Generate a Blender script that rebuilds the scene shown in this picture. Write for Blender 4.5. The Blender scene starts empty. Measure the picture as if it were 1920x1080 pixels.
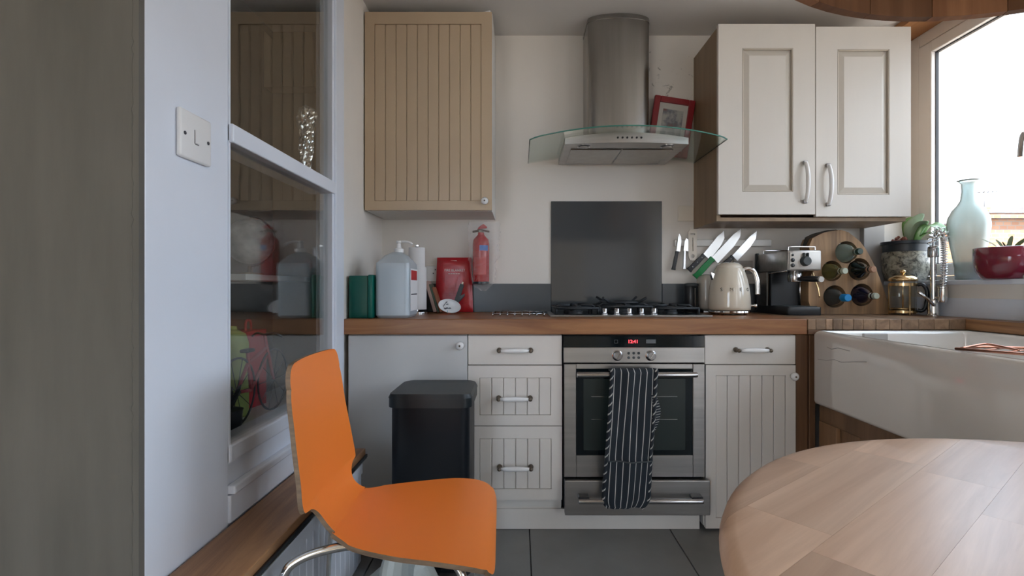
import bpy, bmesh, math, random
from mathutils import Vector, Matrix, Euler, noise
random.seed(7)
S = bpy.context.scene
COL = S.collection
PI = math.pi

# ---------------------------------------------------------------- camera
EYE = 1.03
cd = bpy.data.cameras.new('camera'); cam = bpy.data.objects.new('camera', cd); COL.objects.link(cam)
cam.location = (0, 0, EYE); cam.rotation_euler = (PI/2, 0, 0)
cd.sensor_width = 36; cd.lens = 36*943/1920; cd.shift_x = -14/1920; cd.clip_start = 0.02; cd.clip_end = 300
S.camera = cam

# ---------------------------------------------------------------- sky
w = bpy.data.worlds.new('world'); S.world = w; w.use_nodes = True
nt = w.node_tree; nt.nodes.clear()
o_ = nt.nodes.new('ShaderNodeOutputWorld'); bg = nt.nodes.new('ShaderNodeBackground')
tc = nt.nodes.new('ShaderNodeTexCoord'); mp = nt.nodes.new('ShaderNodeMapping'); mp.inputs['Scale'].default_value = (1, 1, 2.2)
nz = nt.nodes.new('ShaderNodeTexNoise'); nz.inputs['Scale'].default_value = 2.6; nz.inputs['Detail'].default_value = 7
rp = nt.nodes.new('ShaderNodeValToRGB')
rp.color_ramp.elements[0].position = .40; rp.color_ramp.elements[0].color = (.62, .78, 1.0, 1)
rp.color_ramp.elements[1].position = .60; rp.color_ramp.elements[1].color = (.92, .96, 1.0, 1)
nt.links.new(tc.outputs['Generated'], mp.inputs[0]); nt.links.new(mp.outputs[0], nz.inputs['Vector'])
nt.links.new(nz.outputs['Fac'], rp.inputs[0]); nt.links.new(rp.outputs[0], bg.inputs[0]); nt.links.new(bg.outputs[0], o_.inputs[0])
bg.inputs[1].default_value = 1.0

# ---------------------------------------------------------------- sun and daylight portals
sd = bpy.data.lights.new('sun', 'SUN'); sd.energy = 6.0; sd.angle = math.radians(1.5); sd.color = (1, .88, .72)
sun = bpy.data.objects.new('sun', sd); COL.objects.link(sun)
sun.rotation_euler = Vector((.35, .62, -.95)).to_track_quat('-Z', 'Y').to_euler(); sun.location = (-6, -10, 14)
def portal(name, loc, rot, sx, sy):
    l = bpy.data.lights.new(name, 'AREA'); l.shape = 'RECTANGLE'; l.size = sx; l.size_y = sy; l.cycles.is_portal = True
    ob = bpy.data.objects.new(name, l); ob.location = loc; ob.rotation_euler = rot; COL.objects.link(ob)
portal('portal_window', (2.17, 1.5, 1.72), (0, PI/2, 0), 1.3, 2.5)
portal('portal_added_garden_door', (-1.35, -2.26, 1.1), (PI/2, 0, 0), 1.2, 2.2)
portal('portal_added_patio_door', (2.20, -.95, 1.06), (0, PI/2, 0), 2.12, 1.7)
portal('portal_fanlight', (1.38, -2.26, 2.13), (PI/2, 0, 0), .75, .3)

S.view_settings.view_transform = 'Standard'; S.view_settings.look = 'None'; S.view_settings.gamma = 1
S.view_settings.use_curve_mapping = False
S.view_settings.exposure = 2.95
try: S.cycles.max_bounces = 10; S.cycles.diffuse_bounces = 5; S.cycles.transparent_max_bounces = 16; S.cycles.caustics_refractive = False; S.cycles.caustics_reflective = False
except Exception: pass
S.cycles.sample_clamp_indirect = 6

# ---------------------------------------------------------------- helpers: objects
MT = {}
def link(o, parent=None):
    COL.objects.link(o)
    if parent: o.parent = parent
    return o
WM = {}
def thing(name, label, cat, loc=(0, 0, 0), rz=0, group=None, kind='thing'):
    o = bpy.data.objects.new(name, None); o.empty_display_size = .05
    o.location = loc; o.rotation_euler = (0, 0, rz); COL.objects.link(o)
    o['label'] = label; o['category'] = cat; o['kind'] = kind
    if group: o['group'] = group
    WM[o.name] = Matrix.Translation(Vector(loc)) @ Matrix.Rotation(rz, 4, 'Z')
    return o
def tag(o, label, cat, group=None, kind='thing'):
    o['label'] = label; o['category'] = cat; o['kind'] = kind
    if group: o['group'] = group
    return o
def obj(name, bm, m, parent=None, smooth=False, world=True, label=None, auto=None):
    """link a bmesh as ONE object; geometry given in world space unless world=False (then in the parent's space)"""
    if parent is not None and world:
        bm.transform(WM[parent.name].inverted())
    off = Vector((0, 0, 0))
    if bm.verts and (parent is None or world):
        xs = [v.co for v in bm.verts]
        off = Vector(((min(c.x for c in xs)+max(c.x for c in xs))/2, (min(c.y for c in xs)+max(c.y for c in xs))/2, min(c.z for c in xs)))
        bm.transform(Matrix.Translation(-off))
    me = bpy.data.meshes.new(name); bm.to_mesh(me); bm.free()
    for x in (m if isinstance(m, (list, tuple)) else [m]): me.materials.append(MT[x])
    if smooth:
        for p in me.polygons: p.use_smooth = True
        if auto is not None or smooth == 2:
            me.set_sharp_from_angle(angle=math.radians(auto or 35))
    o = bpy.data.objects.new(name, me); o.location = off
    link(o, parent)
    WM[o.name] = (WM[parent.name] if parent is not None else Matrix.Identity(4)) @ Matrix.Translation(off)
    if label: o['label'] = label
    return o
def struct(name, bm, m, label, cat, **k):
    return tag(obj(name, bm, m, **k), label, cat, kind='structure')
def copy_part(src, parent, loc, rot=None, name=None):
    c = src.copy(); c.name = name or src.name.split('.')[0]
    COL.objects.link(c); c.parent = parent; c.location = loc
    if rot is not None: c.rotation_euler = rot
    return c

# ---------------------------------------------------------------- helpers: shapes
def nb(): return bmesh.new()
def bx(bm, x0, x1, y0, y1, z0, z1, bev=0, seg=2, M=None):
    t = bmesh.new()
    bmesh.ops.create_cube(t, size=1)
    for v in t.verts:
        v.co = Vector((x0+(v.co.x+.5)*(x1-x0), y0+(v.co.y+.5)*(y1-y0), z0+(v.co.z+.5)*(z1-z0)))
    if bev: bmesh.ops.bevel(t, geom=t.edges[:]+t.verts[:], offset=bev, segments=seg, affect='EDGES', profile=.5)
    if M is not None: t.transform(M)
    merge(bm, t); return bm
def merge(bm, t, mat_index=None):
    mp_ = {}
    for v in t.verts: mp_[v] = bm.verts.new(v.co)
    for f in t.faces:
        try:
            nf = bm.faces.new([mp_[v] for v in f.verts]); nf.smooth = f.smooth
            nf.material_index = f.material_index if mat_index is None else mat_index
        except ValueError: pass
    t.free()
def box(*a, **k): return bx(nb(), *a, **k)
def vbevbox(x0, x1, y0, y1, z0, z1, r, seg=4, edge=0):
    """box with rounded vertical edges"""
    t = bmesh.new(); bmesh.ops.create_cube(t, size=1)
    for v in t.verts: v.co = Vector((x0+(v.co.x+.5)*(x1-x0), y0+(v.co.y+.5)*(y1-y0), z0+(v.co.z+.5)*(z1-z0)))
    es = [e for e in t.edges if abs(e.verts[0].co.z-e.verts[1].co.z) > 1e-6]
    bmesh.ops.bevel(t, geom=es, offset=r, segments=seg, affect='EDGES', profile=.5)
    if edge:
        es = [e for e in t.edges if abs(e.verts[0].co.z-e.verts[1].co.z) < 1e-6]
        bmesh.ops.bevel(t, geom=es, offset=edge, segments=2, affect='EDGES', profile=.5)
    return t
def tube(bm, pts, r, seg=8, closed=False, caps=True):
    pts = [Vector(p) for p in pts]; n = len(pts)
    rs = r if isinstance(r, (list, tuple)) else [r]*n
    rings = []; prev = None
    for i, p in enumerate(pts):
        if closed: t = pts[(i+1) % n]-pts[i-1]
        else: t = pts[min(i+1, n-1)]-pts[max(i-1, 0)]
        t.normalize()
        if prev is None:
            a = Vector((0, 0, 1)) if abs(t.z) < .9 else Vector((1, 0, 0))
            nrm = (a-t*a.dot(t)).normalized()
        else:
            nrm = prev-t*prev.dot(t)
            nrm = nrm.normalized() if nrm.length > 1e-6 else t.orthogonal().normalized()
        prev = nrm; b = t.cross(nrm)
        rings.append([bm.verts.new(p+(nrm*math.cos(2*PI*k/seg)+b*math.sin(2*PI*k/seg))*rs[i]) for k in range(seg)])
    m = n if closed else n-1
    for i in range(m):
        A, B = rings[i], rings[(i+1) % n]
        for k in range(seg): 
            f = bm.faces.new((A[k], A[(k+1) % seg], B[(k+1) % seg], B[k])); f.smooth = True
    if caps and not closed:
        bm.faces.new(rings[0][::-1]); bm.faces.new(rings[-1])
    return bm
def lathe(bm, prof, c=(0, 0, 0), seg=32, M=None, mi=0):
    """profile [(r,z)...] about z through c"""
    t = bmesh.new(); rings = []
    for r, z in prof:
        if r < 1e-5: rings.append([t.verts.new((0, 0, z))])
        else: rings.append([t.verts.new((r*math.cos(2*PI*k/seg), r*math.sin(2*PI*k/seg), z)) for k in range(seg)])
    for A, B in zip(rings, rings[1:]):
        for k in range(seg):
            q = [A[k % len(A)], A[(k+1) % seg % len(A)], B[(k+1) % seg % len(B)], B[k % len(B)]]
            u = []
            for v in q:
                if v not in u: u.append(v)
            if len(u) > 2:
                f = t.faces.new(u); f.smooth = True; f.material_index = mi
    if M is not None: t.transform(M)
    t.transform(Matrix.Translation(Vector(c)))
    merge(bm, t); return bm
def prism(bm, poly, lo, hi, axis='y', bev=0, M=None):
    """extrude a 2D polygon. axis y: poly=(x,z); x: (y,z); z: (x,y)"""
    t = bmesh.new()
    def P(a, b, d): return {'y': (a, d, b), 'x': (d, a, b), 'z': (a, b, d)}[axis]
    A = [t.verts.new(P(a, b, lo)) for a, b in poly]; B = [t.verts.new(P(a, b, hi)) for a, b in poly]
    n = len(poly)
    t.faces.new(A[::-1]); t.faces.new(B)
    for i in range(n): t.faces.new((A[i], A[(i+1) % n], B[(i+1) % n], B[i]))
    bmesh.ops.recalc_face_normals(t, faces=t.faces[:])
    if bev: bmesh.ops.bevel(t, geom=t.edges[:], offset=bev, segments=1, affect='EDGES')
    if M is not None: t.transform(M)
    merge(bm, t); return bm
def holed(outer, holes, y0, y1):
    """slab in the xz plane with holes, from y0 to y1"""
    t = bmesh.new()
    es = []
    for loop in [outer]+holes:
        vs = [t.verts.new((a, y0, b)) for a, b in loop]
        for i in range(len(vs)): es.append(t.edges.new((vs[i], vs[(i+1) % len(vs)])))
    bmesh.ops.triangle_fill(t, use_beauty=True, use_dissolve=False, edges=es)
    r = bmesh.ops.extrude_face_region(t, geom=t.faces[:])
    for g in r['geom']:
        if isinstance(g, bmesh.types.BMVert): g.co.y = y1
    bmesh.ops.recalc_face_normals(t, faces=t.faces[:])
    return t
def circ(cx, cz, r, n=20): return [(cx+r*math.cos(2*PI*k/n), cz+r*math.sin(2*PI*k/n)) for k in range(n)]
def grid(bm, fn, nu, nv, mi=0, smooth=True, uv=False):
    V = [[bm.verts.new(fn(i/nu, j/nv)) for j in range(nv+1)] for i in range(nu+1)]
    L = bm.loops.layers.uv.verify() if uv else None
    for i in range(nu):
        for j in range(nv):
            f = bm.faces.new((V[i][j], V[i+1][j], V[i+1][j+1], V[i][j+1])); f.smooth = smooth; f.material_index = mi
            if uv:
                for l, (a, b) in zip(f.loops, ((i, j), (i+1, j), (i+1, j+1), (i, j+1))): l[L].uv = (a/nu, b/nv)
    return V
def cat(pts, n):
    """Catmull-Rom through tuples"""
    P = [Vector(p) for p in pts]; out = []
    m = len(P)-1
    for k in range(n+1):
        u = k/n*m; i = min(int(u), m-1); t = u-i
        p0, p1, p2, p3 = P[max(i-1, 0)], P[i], P[i+1], P[min(i+2, m)]
        out.append(.5*((2*p1)+(p2-p0)*t+(2*p0-5*p1+4*p2-p3)*t*t+(3*p1-p0-3*p2+p3)*t**3))
    return out
def text(s, size, depth=.0006, align='CENTER'):
    c = bpy.data.curves.new('t', 'FONT'); c.body = s; c.size = size; c.extrude = depth; c.align_x = align; c.align_y = 'CENTER'; c.resolution_u = 3
    o = bpy.data.objects.new('t', c); COL.objects.link(o)
    dg = bpy.context.evaluated_depsgraph_get()
    me = bpy.data.meshes.new_from_object(o.evaluated_get(dg)); bm = bmesh.new(); bm.from_mesh(me)
    bpy.data.objects.remove(o); bpy.data.meshes.remove(me); bpy.data.curves.remove(c)
    return bm
UP = Matrix.Rotation(PI/2, 4, 'X')      # text in the xz plane, facing -y
def T(x, y, z): return Matrix.Translation((x, y, z))

# ---------------------------------------------------------------- helpers: materials
def newmat(name):
    m = bpy.data.materials.new(name); m.use_nodes = True; MT[name] = m
    n = m.node_tree.nodes; b = n['Principled BSDF']
    return m, m.node_tree, b
def coords(t, scale=(1, 1, 1), rot=(0, 0, 0), src='Object'):
    c = t.nodes.new('ShaderNodeTexCoord'); m = t.nodes.new('ShaderNodeMapping')
    m.inputs['Scale'].default_value = scale; m.inputs['Rotation'].default_value = rot
    t.links.new(c.outputs[src], m.inputs[0]); return m.outputs[0]
def ramp(t, fac, stops):
    r = t.nodes.new('ShaderNodeValToRGB'); e = r.color_ramp.elements
    while len(e) < len(stops): e.new(.5)
    for k, (p, c) in zip(e, stops): k.position = p; k.color = (*c, 1)
    t.links.new(fac, r.inputs[0]); return r.outputs[0]
def noise_(t, vec, scale, detail=4, rough=.55, dist=0):
    n = t.nodes.new('ShaderNodeTexNoise'); n.inputs['Scale'].default_value = scale; n.inputs['Detail'].default_value = detail
    n.inputs['Roughness'].default_value = rough; n.inputs['Distortion'].default_value = dist
    t.links.new(vec, n.inputs['Vector']); return n.outputs['Fac']
def bump(t, b, h, strength, dist=.002):
    n = t.nodes.new('ShaderNodeBump'); n.inputs['Strength'].default_value = strength; n.inputs['Distance'].default_value = dist
    t.links.new(h, n.inputs['Height']); t.links.new(n.outputs[0], b.inputs['Normal'])
def mulv(c, k): return tuple(max(0, min(1, x*k)) for x in c)
def mat(name, col, rough=.5, metal=0, var=0, vs=6, bmp=0, bs=60, coat=0, spec=.5, stretch=(1, 1, 1), emit=None):
    m, t, b = newmat(name)
    b.inputs['Base Color'].default_value = (*col, 1); b.inputs['Roughness'].default_value = rough; b.inputs['Metallic'].default_value = metal
    b.inputs['Specular IOR Level'].default_value = spec; b.inputs['Coat Weight'].default_value = coat; b.inputs['Coat Roughness'].default_value = .08
    if var:
        f = noise_(t, coords(t, stretch), vs, 5)
        t.links.new(ramp(t, f, [(.3, mulv(col, 1-var)), (.7, mulv(col, 1+var))]), b.inputs['Base Color'])
    if bmp: bump(t, b, noise_(t, coords(t, stretch), bs, 4), bmp)
    if emit: b.inputs['Emission Color'].default_value = (*emit[:3], 1); b.inputs['Emission Strength'].default_value = emit[3]
    return m
def wood(name, dark, light, axis='x', s=1.0, rough=.45, rnd=.0, coat=0, knots=True):
    """axis: the direction of the grain"""
    m, t, b = newmat(name)
    sc = {'x': (1.2, 16, 16), 'y': (16, 1.2, 16), 'z': (16, 16, 1.2)}[axis]
    v = coords(t, tuple(q*s for q in sc))
    inf = t.nodes.new('ShaderNodeObjectInfo')
    if rnd:
        ad = t.nodes.new('ShaderNodeVectorMath'); ad.operation = 'ADD'; t.links.new(v, ad.inputs[0])
        ml = t.nodes.new('ShaderNodeVectorMath'); ml.operation = 'SCALE'; ml.inputs[0].default_value = (37, 23, 41); t.links.new(inf.outputs['Random'], ml.inputs['Scale'])
        t.links.new(ml.outputs[0], ad.inputs[1]); v = ad.outputs[0]
    f = noise_(t, v, 1.6, 6, .62, 1.2)
    c = ramp(t, f, [(.28, dark), (.5, tuple((a+q)/2 for a, q in zip(dark, light))), (.72, light)])
    if knots:
        k = t.nodes.new('ShaderNodeTexVoronoi'); k.inputs['Scale'].default_value = .42
        t.links.new(v, k.inputs['Vector'])
        kf = ramp(t, k.outputs['Distance'], [(.03, (.25, .2, .17)), (.16, (1, 1, 1))])
        mx = t.nodes.new('ShaderNodeMix'); mx.data_type = 'RGBA'; mx.blend_type = 'MULTIPLY'; mx.inputs['Factor'].default_value = .8
        t.links.new(c, mx.inputs['A']); t.links.new(kf, mx.inputs['B']); c = mx.outputs['Result']
    if rnd:
        h = t.nodes.new('ShaderNodeHueSaturation'); t.links.new(c, h.inputs['Color'])
        mr = t.nodes.new('ShaderNodeMapRange'); mr.inputs['To Min'].default_value = 1-rnd; mr.inputs['To Max'].default_value = 1+rnd
        t.links.new(inf.outputs['Random'], mr.inputs['Value']); t.links.new(mr.outputs[0], h.inputs['Value']); c = h.outputs[0]
    t.links.new(c, b.inputs['Base Color']); b.inputs['Roughness'].default_value = rough; b.inputs['Coat Weight'].default_value = coat
    b.inputs['Coat Roughness'].default_value = .25
    bump(t, b, f, .15, .001)
    return m
def pane_mat(name, tint=(1, 1, 1), k=1.6, rough=0.0):
    """thin sheet glass: Fresnel reflection over a tinted clear pane"""
    m = bpy.data.materials.new(name); m.use_nodes = True; MT[name] = m
    t = m.node_tree; t.nodes.clear()
    out = t.nodes.new('ShaderNodeOutputMaterial'); mx = t.nodes.new('ShaderNodeMixShader')
    tr = t.nodes.new('ShaderNodeBsdfTransparent'); tr.inputs[0].default_value = (*tint, 1)
    gl = t.nodes.new('ShaderNodeBsdfGlossy'); gl.inputs['Roughness'].default_value = rough
    fr = t.nodes.new('ShaderNodeFresnel'); ge = t.nodes.new('ShaderNodeNewGeometry'); mr = t.nodes.new('ShaderNodeMapRange'); mr.inputs['To Min'].default_value = 1.5; mr.inputs['To Max'].default_value = 1/1.5
    t.links.new(ge.outputs['Backfacing'], mr.inputs['Value']); t.links.new(mr.outputs[0], fr.inputs[0])
    mu = t.nodes.new('ShaderNodeMath'); mu.operation = 'MULTIPLY'; mu.inputs[1].default_value = k; mu.use_clamp = True
    t.links.new(fr.outputs[0], mu.inputs[0]); t.links.new(mu.outputs[0], mx.inputs[0]); t.links.new(tr.outputs[0], mx.inputs[1]); t.links.new(gl.outputs[0], mx.inputs[2]); t.links.new(mx.outputs[0], out.inputs[0])
def glass(name, col=(1, 1, 1), rough=0.0, trans=1.0, ior=1.45):
    m, t, b = newmat(name)
    b.inputs['Base Color'].default_value = (*col, 1); b.inputs['Roughness'].default_value = rough
    b.inputs['Transmission Weight'].default_value = trans; b.inputs['IOR'].default_value = ior
def film(name, col, alpha, rough=.15, k=1.0):
    """clear plastic: partly see-through with a gloss"""
    m, t, b = newmat(name)
    b.inputs['Base Color'].default_value = (*col, 1); b.inputs['Roughness'].default_value = rough; b.inputs['Alpha'].default_value = alpha
    b.inputs['Specular IOR Level'].default_value = k

# ---------------------------------------------------------------- materials
mat('warm_paint', (.74, .62, .46), .8, var=.03)
mat('wall_paint', (.76, .72, .67), .75, var=.03, vs=3, bmp=.12, bs=45)
# back wall paint with old flaking marks high up beside the hood
m_, t_, b_ = newmat('wall_paint_worn')
g_ = t_.nodes.new('ShaderNodeNewGeometry'); s_ = t_.nodes.new('ShaderNodeSeparateXYZ'); t_.links.new(g_.outputs['Position'], s_.inputs[0])
def band(o, c, h):
    a = t_.nodes.new('ShaderNodeMath'); a.operation = 'SUBTRACT'; t_.links.new(o, a.inputs[0]); a.inputs[1].default_value = c
    b = t_.nodes.new('ShaderNodeMath'); b.operation = 'ABSOLUTE'; t_.links.new(a.outputs[0], b.inputs[0])
    d = t_.nodes.new('ShaderNodeMapRange'); d.inputs['From Min'].default_value = h; d.inputs['From Max'].default_value = h*.75; t_.links.new(b.outputs[0], d.inputs['Value']); return d.outputs[0]
k_ = t_.nodes.new('ShaderNodeMath'); k_.operation = 'MULTIPLY'; t_.links.new(band(s_.outputs[0], .80, .16), k_.inputs[0]); t_.links.new(band(s_.outputs[2], 2.19, .19), k_.inputs[1])
n_ = noise_(t_, coords(t_), 17, 7, .7, 1.0); e_ = t_.nodes.new('ShaderNodeMapRange'); e_.inputs['From Min'].default_value = .60; e_.inputs['From Max'].default_value = .66; t_.links.new(n_, e_.inputs['Value'])
l_ = t_.nodes.new('ShaderNodeMath'); l_.operation = 'MULTIPLY'; t_.links.new(k_.outputs[0], l_.inputs[0]); t_.links.new(e_.outputs[0], l_.inputs[1])
x_ = t_.nodes.new('ShaderNodeMix'); x_.data_type = 'RGBA'; x_.inputs['A'].default_value = (.76, .72, .67, 1); x_.inputs['B'].default_value = (.36, .34, .31, 1)
t_.links.new(l_.outputs[0], x_.inputs['Factor']); t_.links.new(x_.outputs['Result'], b_.inputs['Base Color']); b_.inputs['Roughness'].default_value = .75
bump(t_, b_, noise_(t_, coords(t_), 45, 4), .12)
mat('ceiling_paint', (.70, .68, .66), .85, var=.03, vs=2)
mat('white_gloss', (.75, .795, .88), .32, var=.02, vs=4, bmp=.05, bs=25)
mat('grey_wall', (.118, .110, .095), .85, var=.13, vs=5, bmp=.5, bs=9, stretch=(3, 3, .45))
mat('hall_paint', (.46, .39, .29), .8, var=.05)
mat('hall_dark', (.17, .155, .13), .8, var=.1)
mat('tile', (.21, .21, .205), .45, var=.16, vs=3.2, bmp=.06, bs=30)
mat('grout', (.05, .05, .05), .9)
mat('cream', (.68, .645, .605), .42, var=.02, vs=2, bmp=.03, bs=18, stretch=(6, 6, .6))
mat('flush_panel', (.56, .57, .575), .38, var=.015)
mat('cupboard_tan', (.50, .385, .265), .4, var=.03, vs=2, bmp=.03, bs=18, stretch=(6, 6, .6))
mat('door_ivory', (.66, .625, .575), .38, var=.015, vs=2, bmp=.03, bs=18, stretch=(6, 6, .6))
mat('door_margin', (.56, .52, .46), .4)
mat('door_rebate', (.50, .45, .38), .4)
mat('white_melamine', (.66, .64, .61), .5)
mat('brown_laminate', (.27, .18, .105), .45, var=.18, vs=3, stretch=(6, 6, .5))
wood('worktop_wood', (.17, .062, .025), (.40, .185, .075), 'x', .8, .38)
wood('stave_wood', (.16, .095, .055), (.36, .23, .14), 'y', .8, .45, rnd=.35)
wood('post_wood', (.075, .035, .017), (.17, .085, .042), 'z', .6, .5, rnd=.3)
wood('plank_wood', (.15, .08, .04), (.30, .17, .09), 'z', .6, .5, rnd=.2)
wood('bench_wood', (.16, .068, .03), (.44, .235, .11), 'y', .7, .4)
wood('lintel_wood', (.30, .13, .045), (.46, .22, .09), 'y', .6, .5)
wood('table_wood', (.46, .275, .175), (.74, .51, .36), 'x', .55, .34, rnd=.15, coat=.12)
wood('shade_wood', (.17, .075, .035), (.34, .17, .085), 'z', .5, .45, rnd=.45, knots=False)
wood('slab_wood', (.14, .085, .048), (.56, .345, .18), 'z', .45, .6)
mat('bark', (.06, .05, .04), .9, bmp=1, bs=40)
mat('steel', (.42, .41, .40), .30, 1, var=.12, vs=5, stretch=(.4, 8, 8))
mat('steel_hood', (.36, .345, .325), .25, 1, var=.10, vs=3, stretch=(8, 8, .5))
mat('chrome', (.78, .78, .78), .10, 1)
mat('chrome_dark', (.45, .45, .46), .18, 1)
mat('brass_aged', (.16, .13, .10), .4, .8)
mat('porcelain', (.78, .78, .78), .12)
mat('sink_glaze', (.76, .735, .70), .10, var=.015, coat=1, spec=.8)
mat('crack', (.30, .28, .27), .6)
mat('black_glass', (.004, .007, .009), .08, coat=.0, spec=.35)
mat('oven_inside', (.010, .018, .017), .3)
mat('black_plastic', (.012, .014, .017), .35)
mat('bin_body', (.004, .006, .009), .42, spec=.25)
mat('bin_lid', (.010, .015, .018), .38, spec=.35)
mat('rubber', (.02, .02, .02), .7)
mat('iron', (.018, .022, .027), .5, bmp=.2, bs=120)
mat('splash', (.072, .080, .085), .10, var=.06, vs=2, coat=.45, spec=.5)
mat('upstand', (.070, .080, .088), .30, var=.05)
mat('orange', (.92, .245, .036), .38, var=.015, vs=2)
mat('ply_edge', (.20, .135, .085), .6, var=.3, vs=90, stretch=(.2, .2, 1))
mat('plastic_white', (.78, .78, .78), .35)
mat('plastic_grey', (.36, .34, .32), .4)
mat('switch_slot', (.05, .05, .06), .5)
mat('green_box', (.0, .085, .065), .35)
mat('green_box_lid', (.0, .12, .09), .35)
film('can_plastic', (.60, .68, .74), .62, .35)
mat('can_liquid', (.40, .50, .57), .2)
mat('paper', (.80, .80, .81), .9, bmp=.2, bs=90)
mat('red_foil', (.42, .018, .025), .28, var=.2, vs=14, bmp=.7, bs=28)
mat('red_paint', (.42, .012, .014), .2)
mat('red_label', (.50, .04, .04), .5)
mat('blue_label', (.05, .16, .50), .5)
mat('print_white', (.85, .78, .76), .6)
mat('print_dark', (.03, .035, .05), .6)
mat('print_teal', (.02, .30, .40), .6)
film('clear_film', (.9, .9, .9), .12, .06, 1.0)
mat('china', (.72, .74, .76), .2)
mat('dark_grey', (.045, .055, .06), .5)
mat('book_a', (.42, .30, .26), .6); mat('book_b', (.06, .09, .06), .6); mat('book_c', (.30, .12, .06), .6)
mat('kettle_cream', (.66, .60, .50), .14, coat=.6)
mat('toaster_cream', (.50, .46, .40), .2, coat=.3)
mat('led_red', (.4, .0, .0), .4, emit=(1, .03, .04, 1.1))
mat('icon_grey', (.10, .11, .12), .4)
mat('blade', (.70, .70, .70), .24, 1)
mat('knife_handle', (.018, .020, .026), .4)
mat('green_handle', (.01, .26, .07), .4)
mat('beige_plastic', (.78, .72, .63), .45)
mat('magnet_bar', (.55, .53, .50), .4, .3)
glass('vase_glass', (.78, .87, .83), .20, .68)
glass('clear_glass', (.97, 1, .99), .0, 1)
mat('gold', (.78, .56, .30), .22, 1)
mat('copper', (.45, .20, .13), .3, 1)
mat('bottle_clear', (.20, .27, .25), .08, coat=.5)
mat('bottle_olive', (.10, .095, .03), .10, coat=.5)
mat('bottle_black', (.006, .009, .008), .08, coat=.6)
mat('bottle_purple', (.012, .010, .025), .08, coat=.6)
mat('bottle_grey', (.05, .055, .055), .15)
mat('cork', (.46, .27, .18), .8); mat('cap_blue', (.01, .25, .60), .4); mat('cap_green', (.02, .05, .035), .4); mat('cap_pale', (.5, .55, .45), .4)
mat('burgundy', (.17, .012, .03), .13, coat=.5)
mat('pot_dark', (.020, .026, .035), .4)
m_, t_, b_ = newmat('pot_moss')
f_ = noise_(t_, coords(t_), 26, 5, .7, 1.5)
t_.links.new(ramp(t_, f_, [(.40, (.035, .035, .03)), (.47, (.20, .19, .15)), (.62, (.40, .38, .31))]), b_.inputs['Base Color']); b_.inputs['Roughness'].default_value = .35
mat('soil', (.05, .03, .02), .95, bmp=1, bs=60)
mat('leaf', (.09, .20, .05), .4, var=.3, vs=9)
mat('leaf_pale', (.34, .46, .33), .4, var=.2, vs=9)
mat('succulent', (.22, .08, .06), .6)
mat('aloe', (.12, .17, .07), .5, var=.2)
mat('soap_green', (.03, .30, .16), .2)
mat('foil', (.72, .70, .67), .16, 1)
mat('globe_map', (.50, .49, .46), .3, var=.55, vs=14)
mat('bag_film', (.44, .48, .46), .3)
mat('bike_red', (.35, .05, .06), .4)
mat('wire_dark', (.02, .02, .025), .5)
mat('lime', (.30, .36, .10), .7, var=.2)
mat('red_cloth', (.40, .02, .03), .8, var=.2)
mat('frame_red', (.25, .012, .018), .35)
mat('mount', (.52, .50, .46), .8)
m_, t_, b_ = newmat('sketch')
f_ = noise_(t_, coords(t_, (9, 9, 9)), 1.6, 3)
t_.links.new(ramp(t_, f_, [(.35, (.20, .10, .09)), (.45, (.16, .17, .19)), (.58, (.38, .37, .35))]), b_.inputs['Base Color'])
pane_mat('pane', (.95, .96, .95), 1.6)
pane_mat('window_glass', (.98, .985, .985), .9)
pane_mat('hood_glass', (.86, .91, .88), .9)
mat('glass_edge', (.06, .22, .18), .1)
mat('glass_edge_dark', (.01, .03, .025), .1)
mat('upvc', (.74, .71, .68), .35)
mat('gasket', (.02, .02, .022), .6)
# striped quilted fabric: thin pale pinstripes along the length
m_, t_, b_ = newmat('glove')
u_ = t_.nodes.new('ShaderNodeTexCoord'); sx_ = t_.nodes.new('ShaderNodeSeparateXYZ'); t_.links.new(u_.outputs['UV'], sx_.inputs[0])
def mth(t, op, a, b=None):
    n = t.nodes.new('ShaderNodeMath'); n.operation = op
    for i, q in enumerate((a, b)):
        if q is None: continue
        if isinstance(q, (int, float)): n.inputs[i].default_value = q
        else: t.links.new(q, n.inputs[i])
    return n.outputs[0]
fr_ = mth(t_, 'FRACT', mth(t_, 'MULTIPLY', sx_.outputs[0], 7.0))
ln_ = mth(t_, 'LESS_THAN', mth(t_, 'ABSOLUTE', mth(t_, 'SUBTRACT', fr_, .5)), .055)
mx_ = t_.nodes.new('ShaderNodeMix'); mx_.data_type = 'RGBA'; mx_.inputs['A'].default_value = (.012, .017, .024, 1); mx_.inputs['B'].default_value = (.50, .50, .48, 1)
t_.links.new(ln_, mx_.inputs['Factor']); t_.links.new(mx_.outputs['Result'], b_.inputs['Base Color']); b_.inputs['Roughness'].default_value = .9
# the glove's bound edge: short pale slanting dashes
m_, t_, b_ = newmat('glove_edge')
u_ = t_.nodes.new('ShaderNodeTexCoord'); sx_ = t_.nodes.new('ShaderNodeSeparateXYZ'); t_.links.new(u_.outputs['UV'], sx_.inputs[0])
ln_ = mth(t_, 'LESS_THAN', mth(t_, 'FRACT', mth(t_, 'ADD', mth(t_, 'MULTIPLY', sx_.outputs[1], 17.0), mth(t_, 'MULTIPLY', sx_.outputs[0], .5))), .2)
mx_ = t_.nodes.new('ShaderNodeMix'); mx_.data_type = 'RGBA'; mx_.inputs['A'].default_value = (.012, .017, .024, 1); mx_.inputs['B'].default_value = (.42, .42, .40, 1)
t_.links.new(ln_, mx_.inputs['Factor']); t_.links.new(mx_.outputs['Result'], b_.inputs['Base Color']); b_.inputs['Roughness'].default_value = .9
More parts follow.
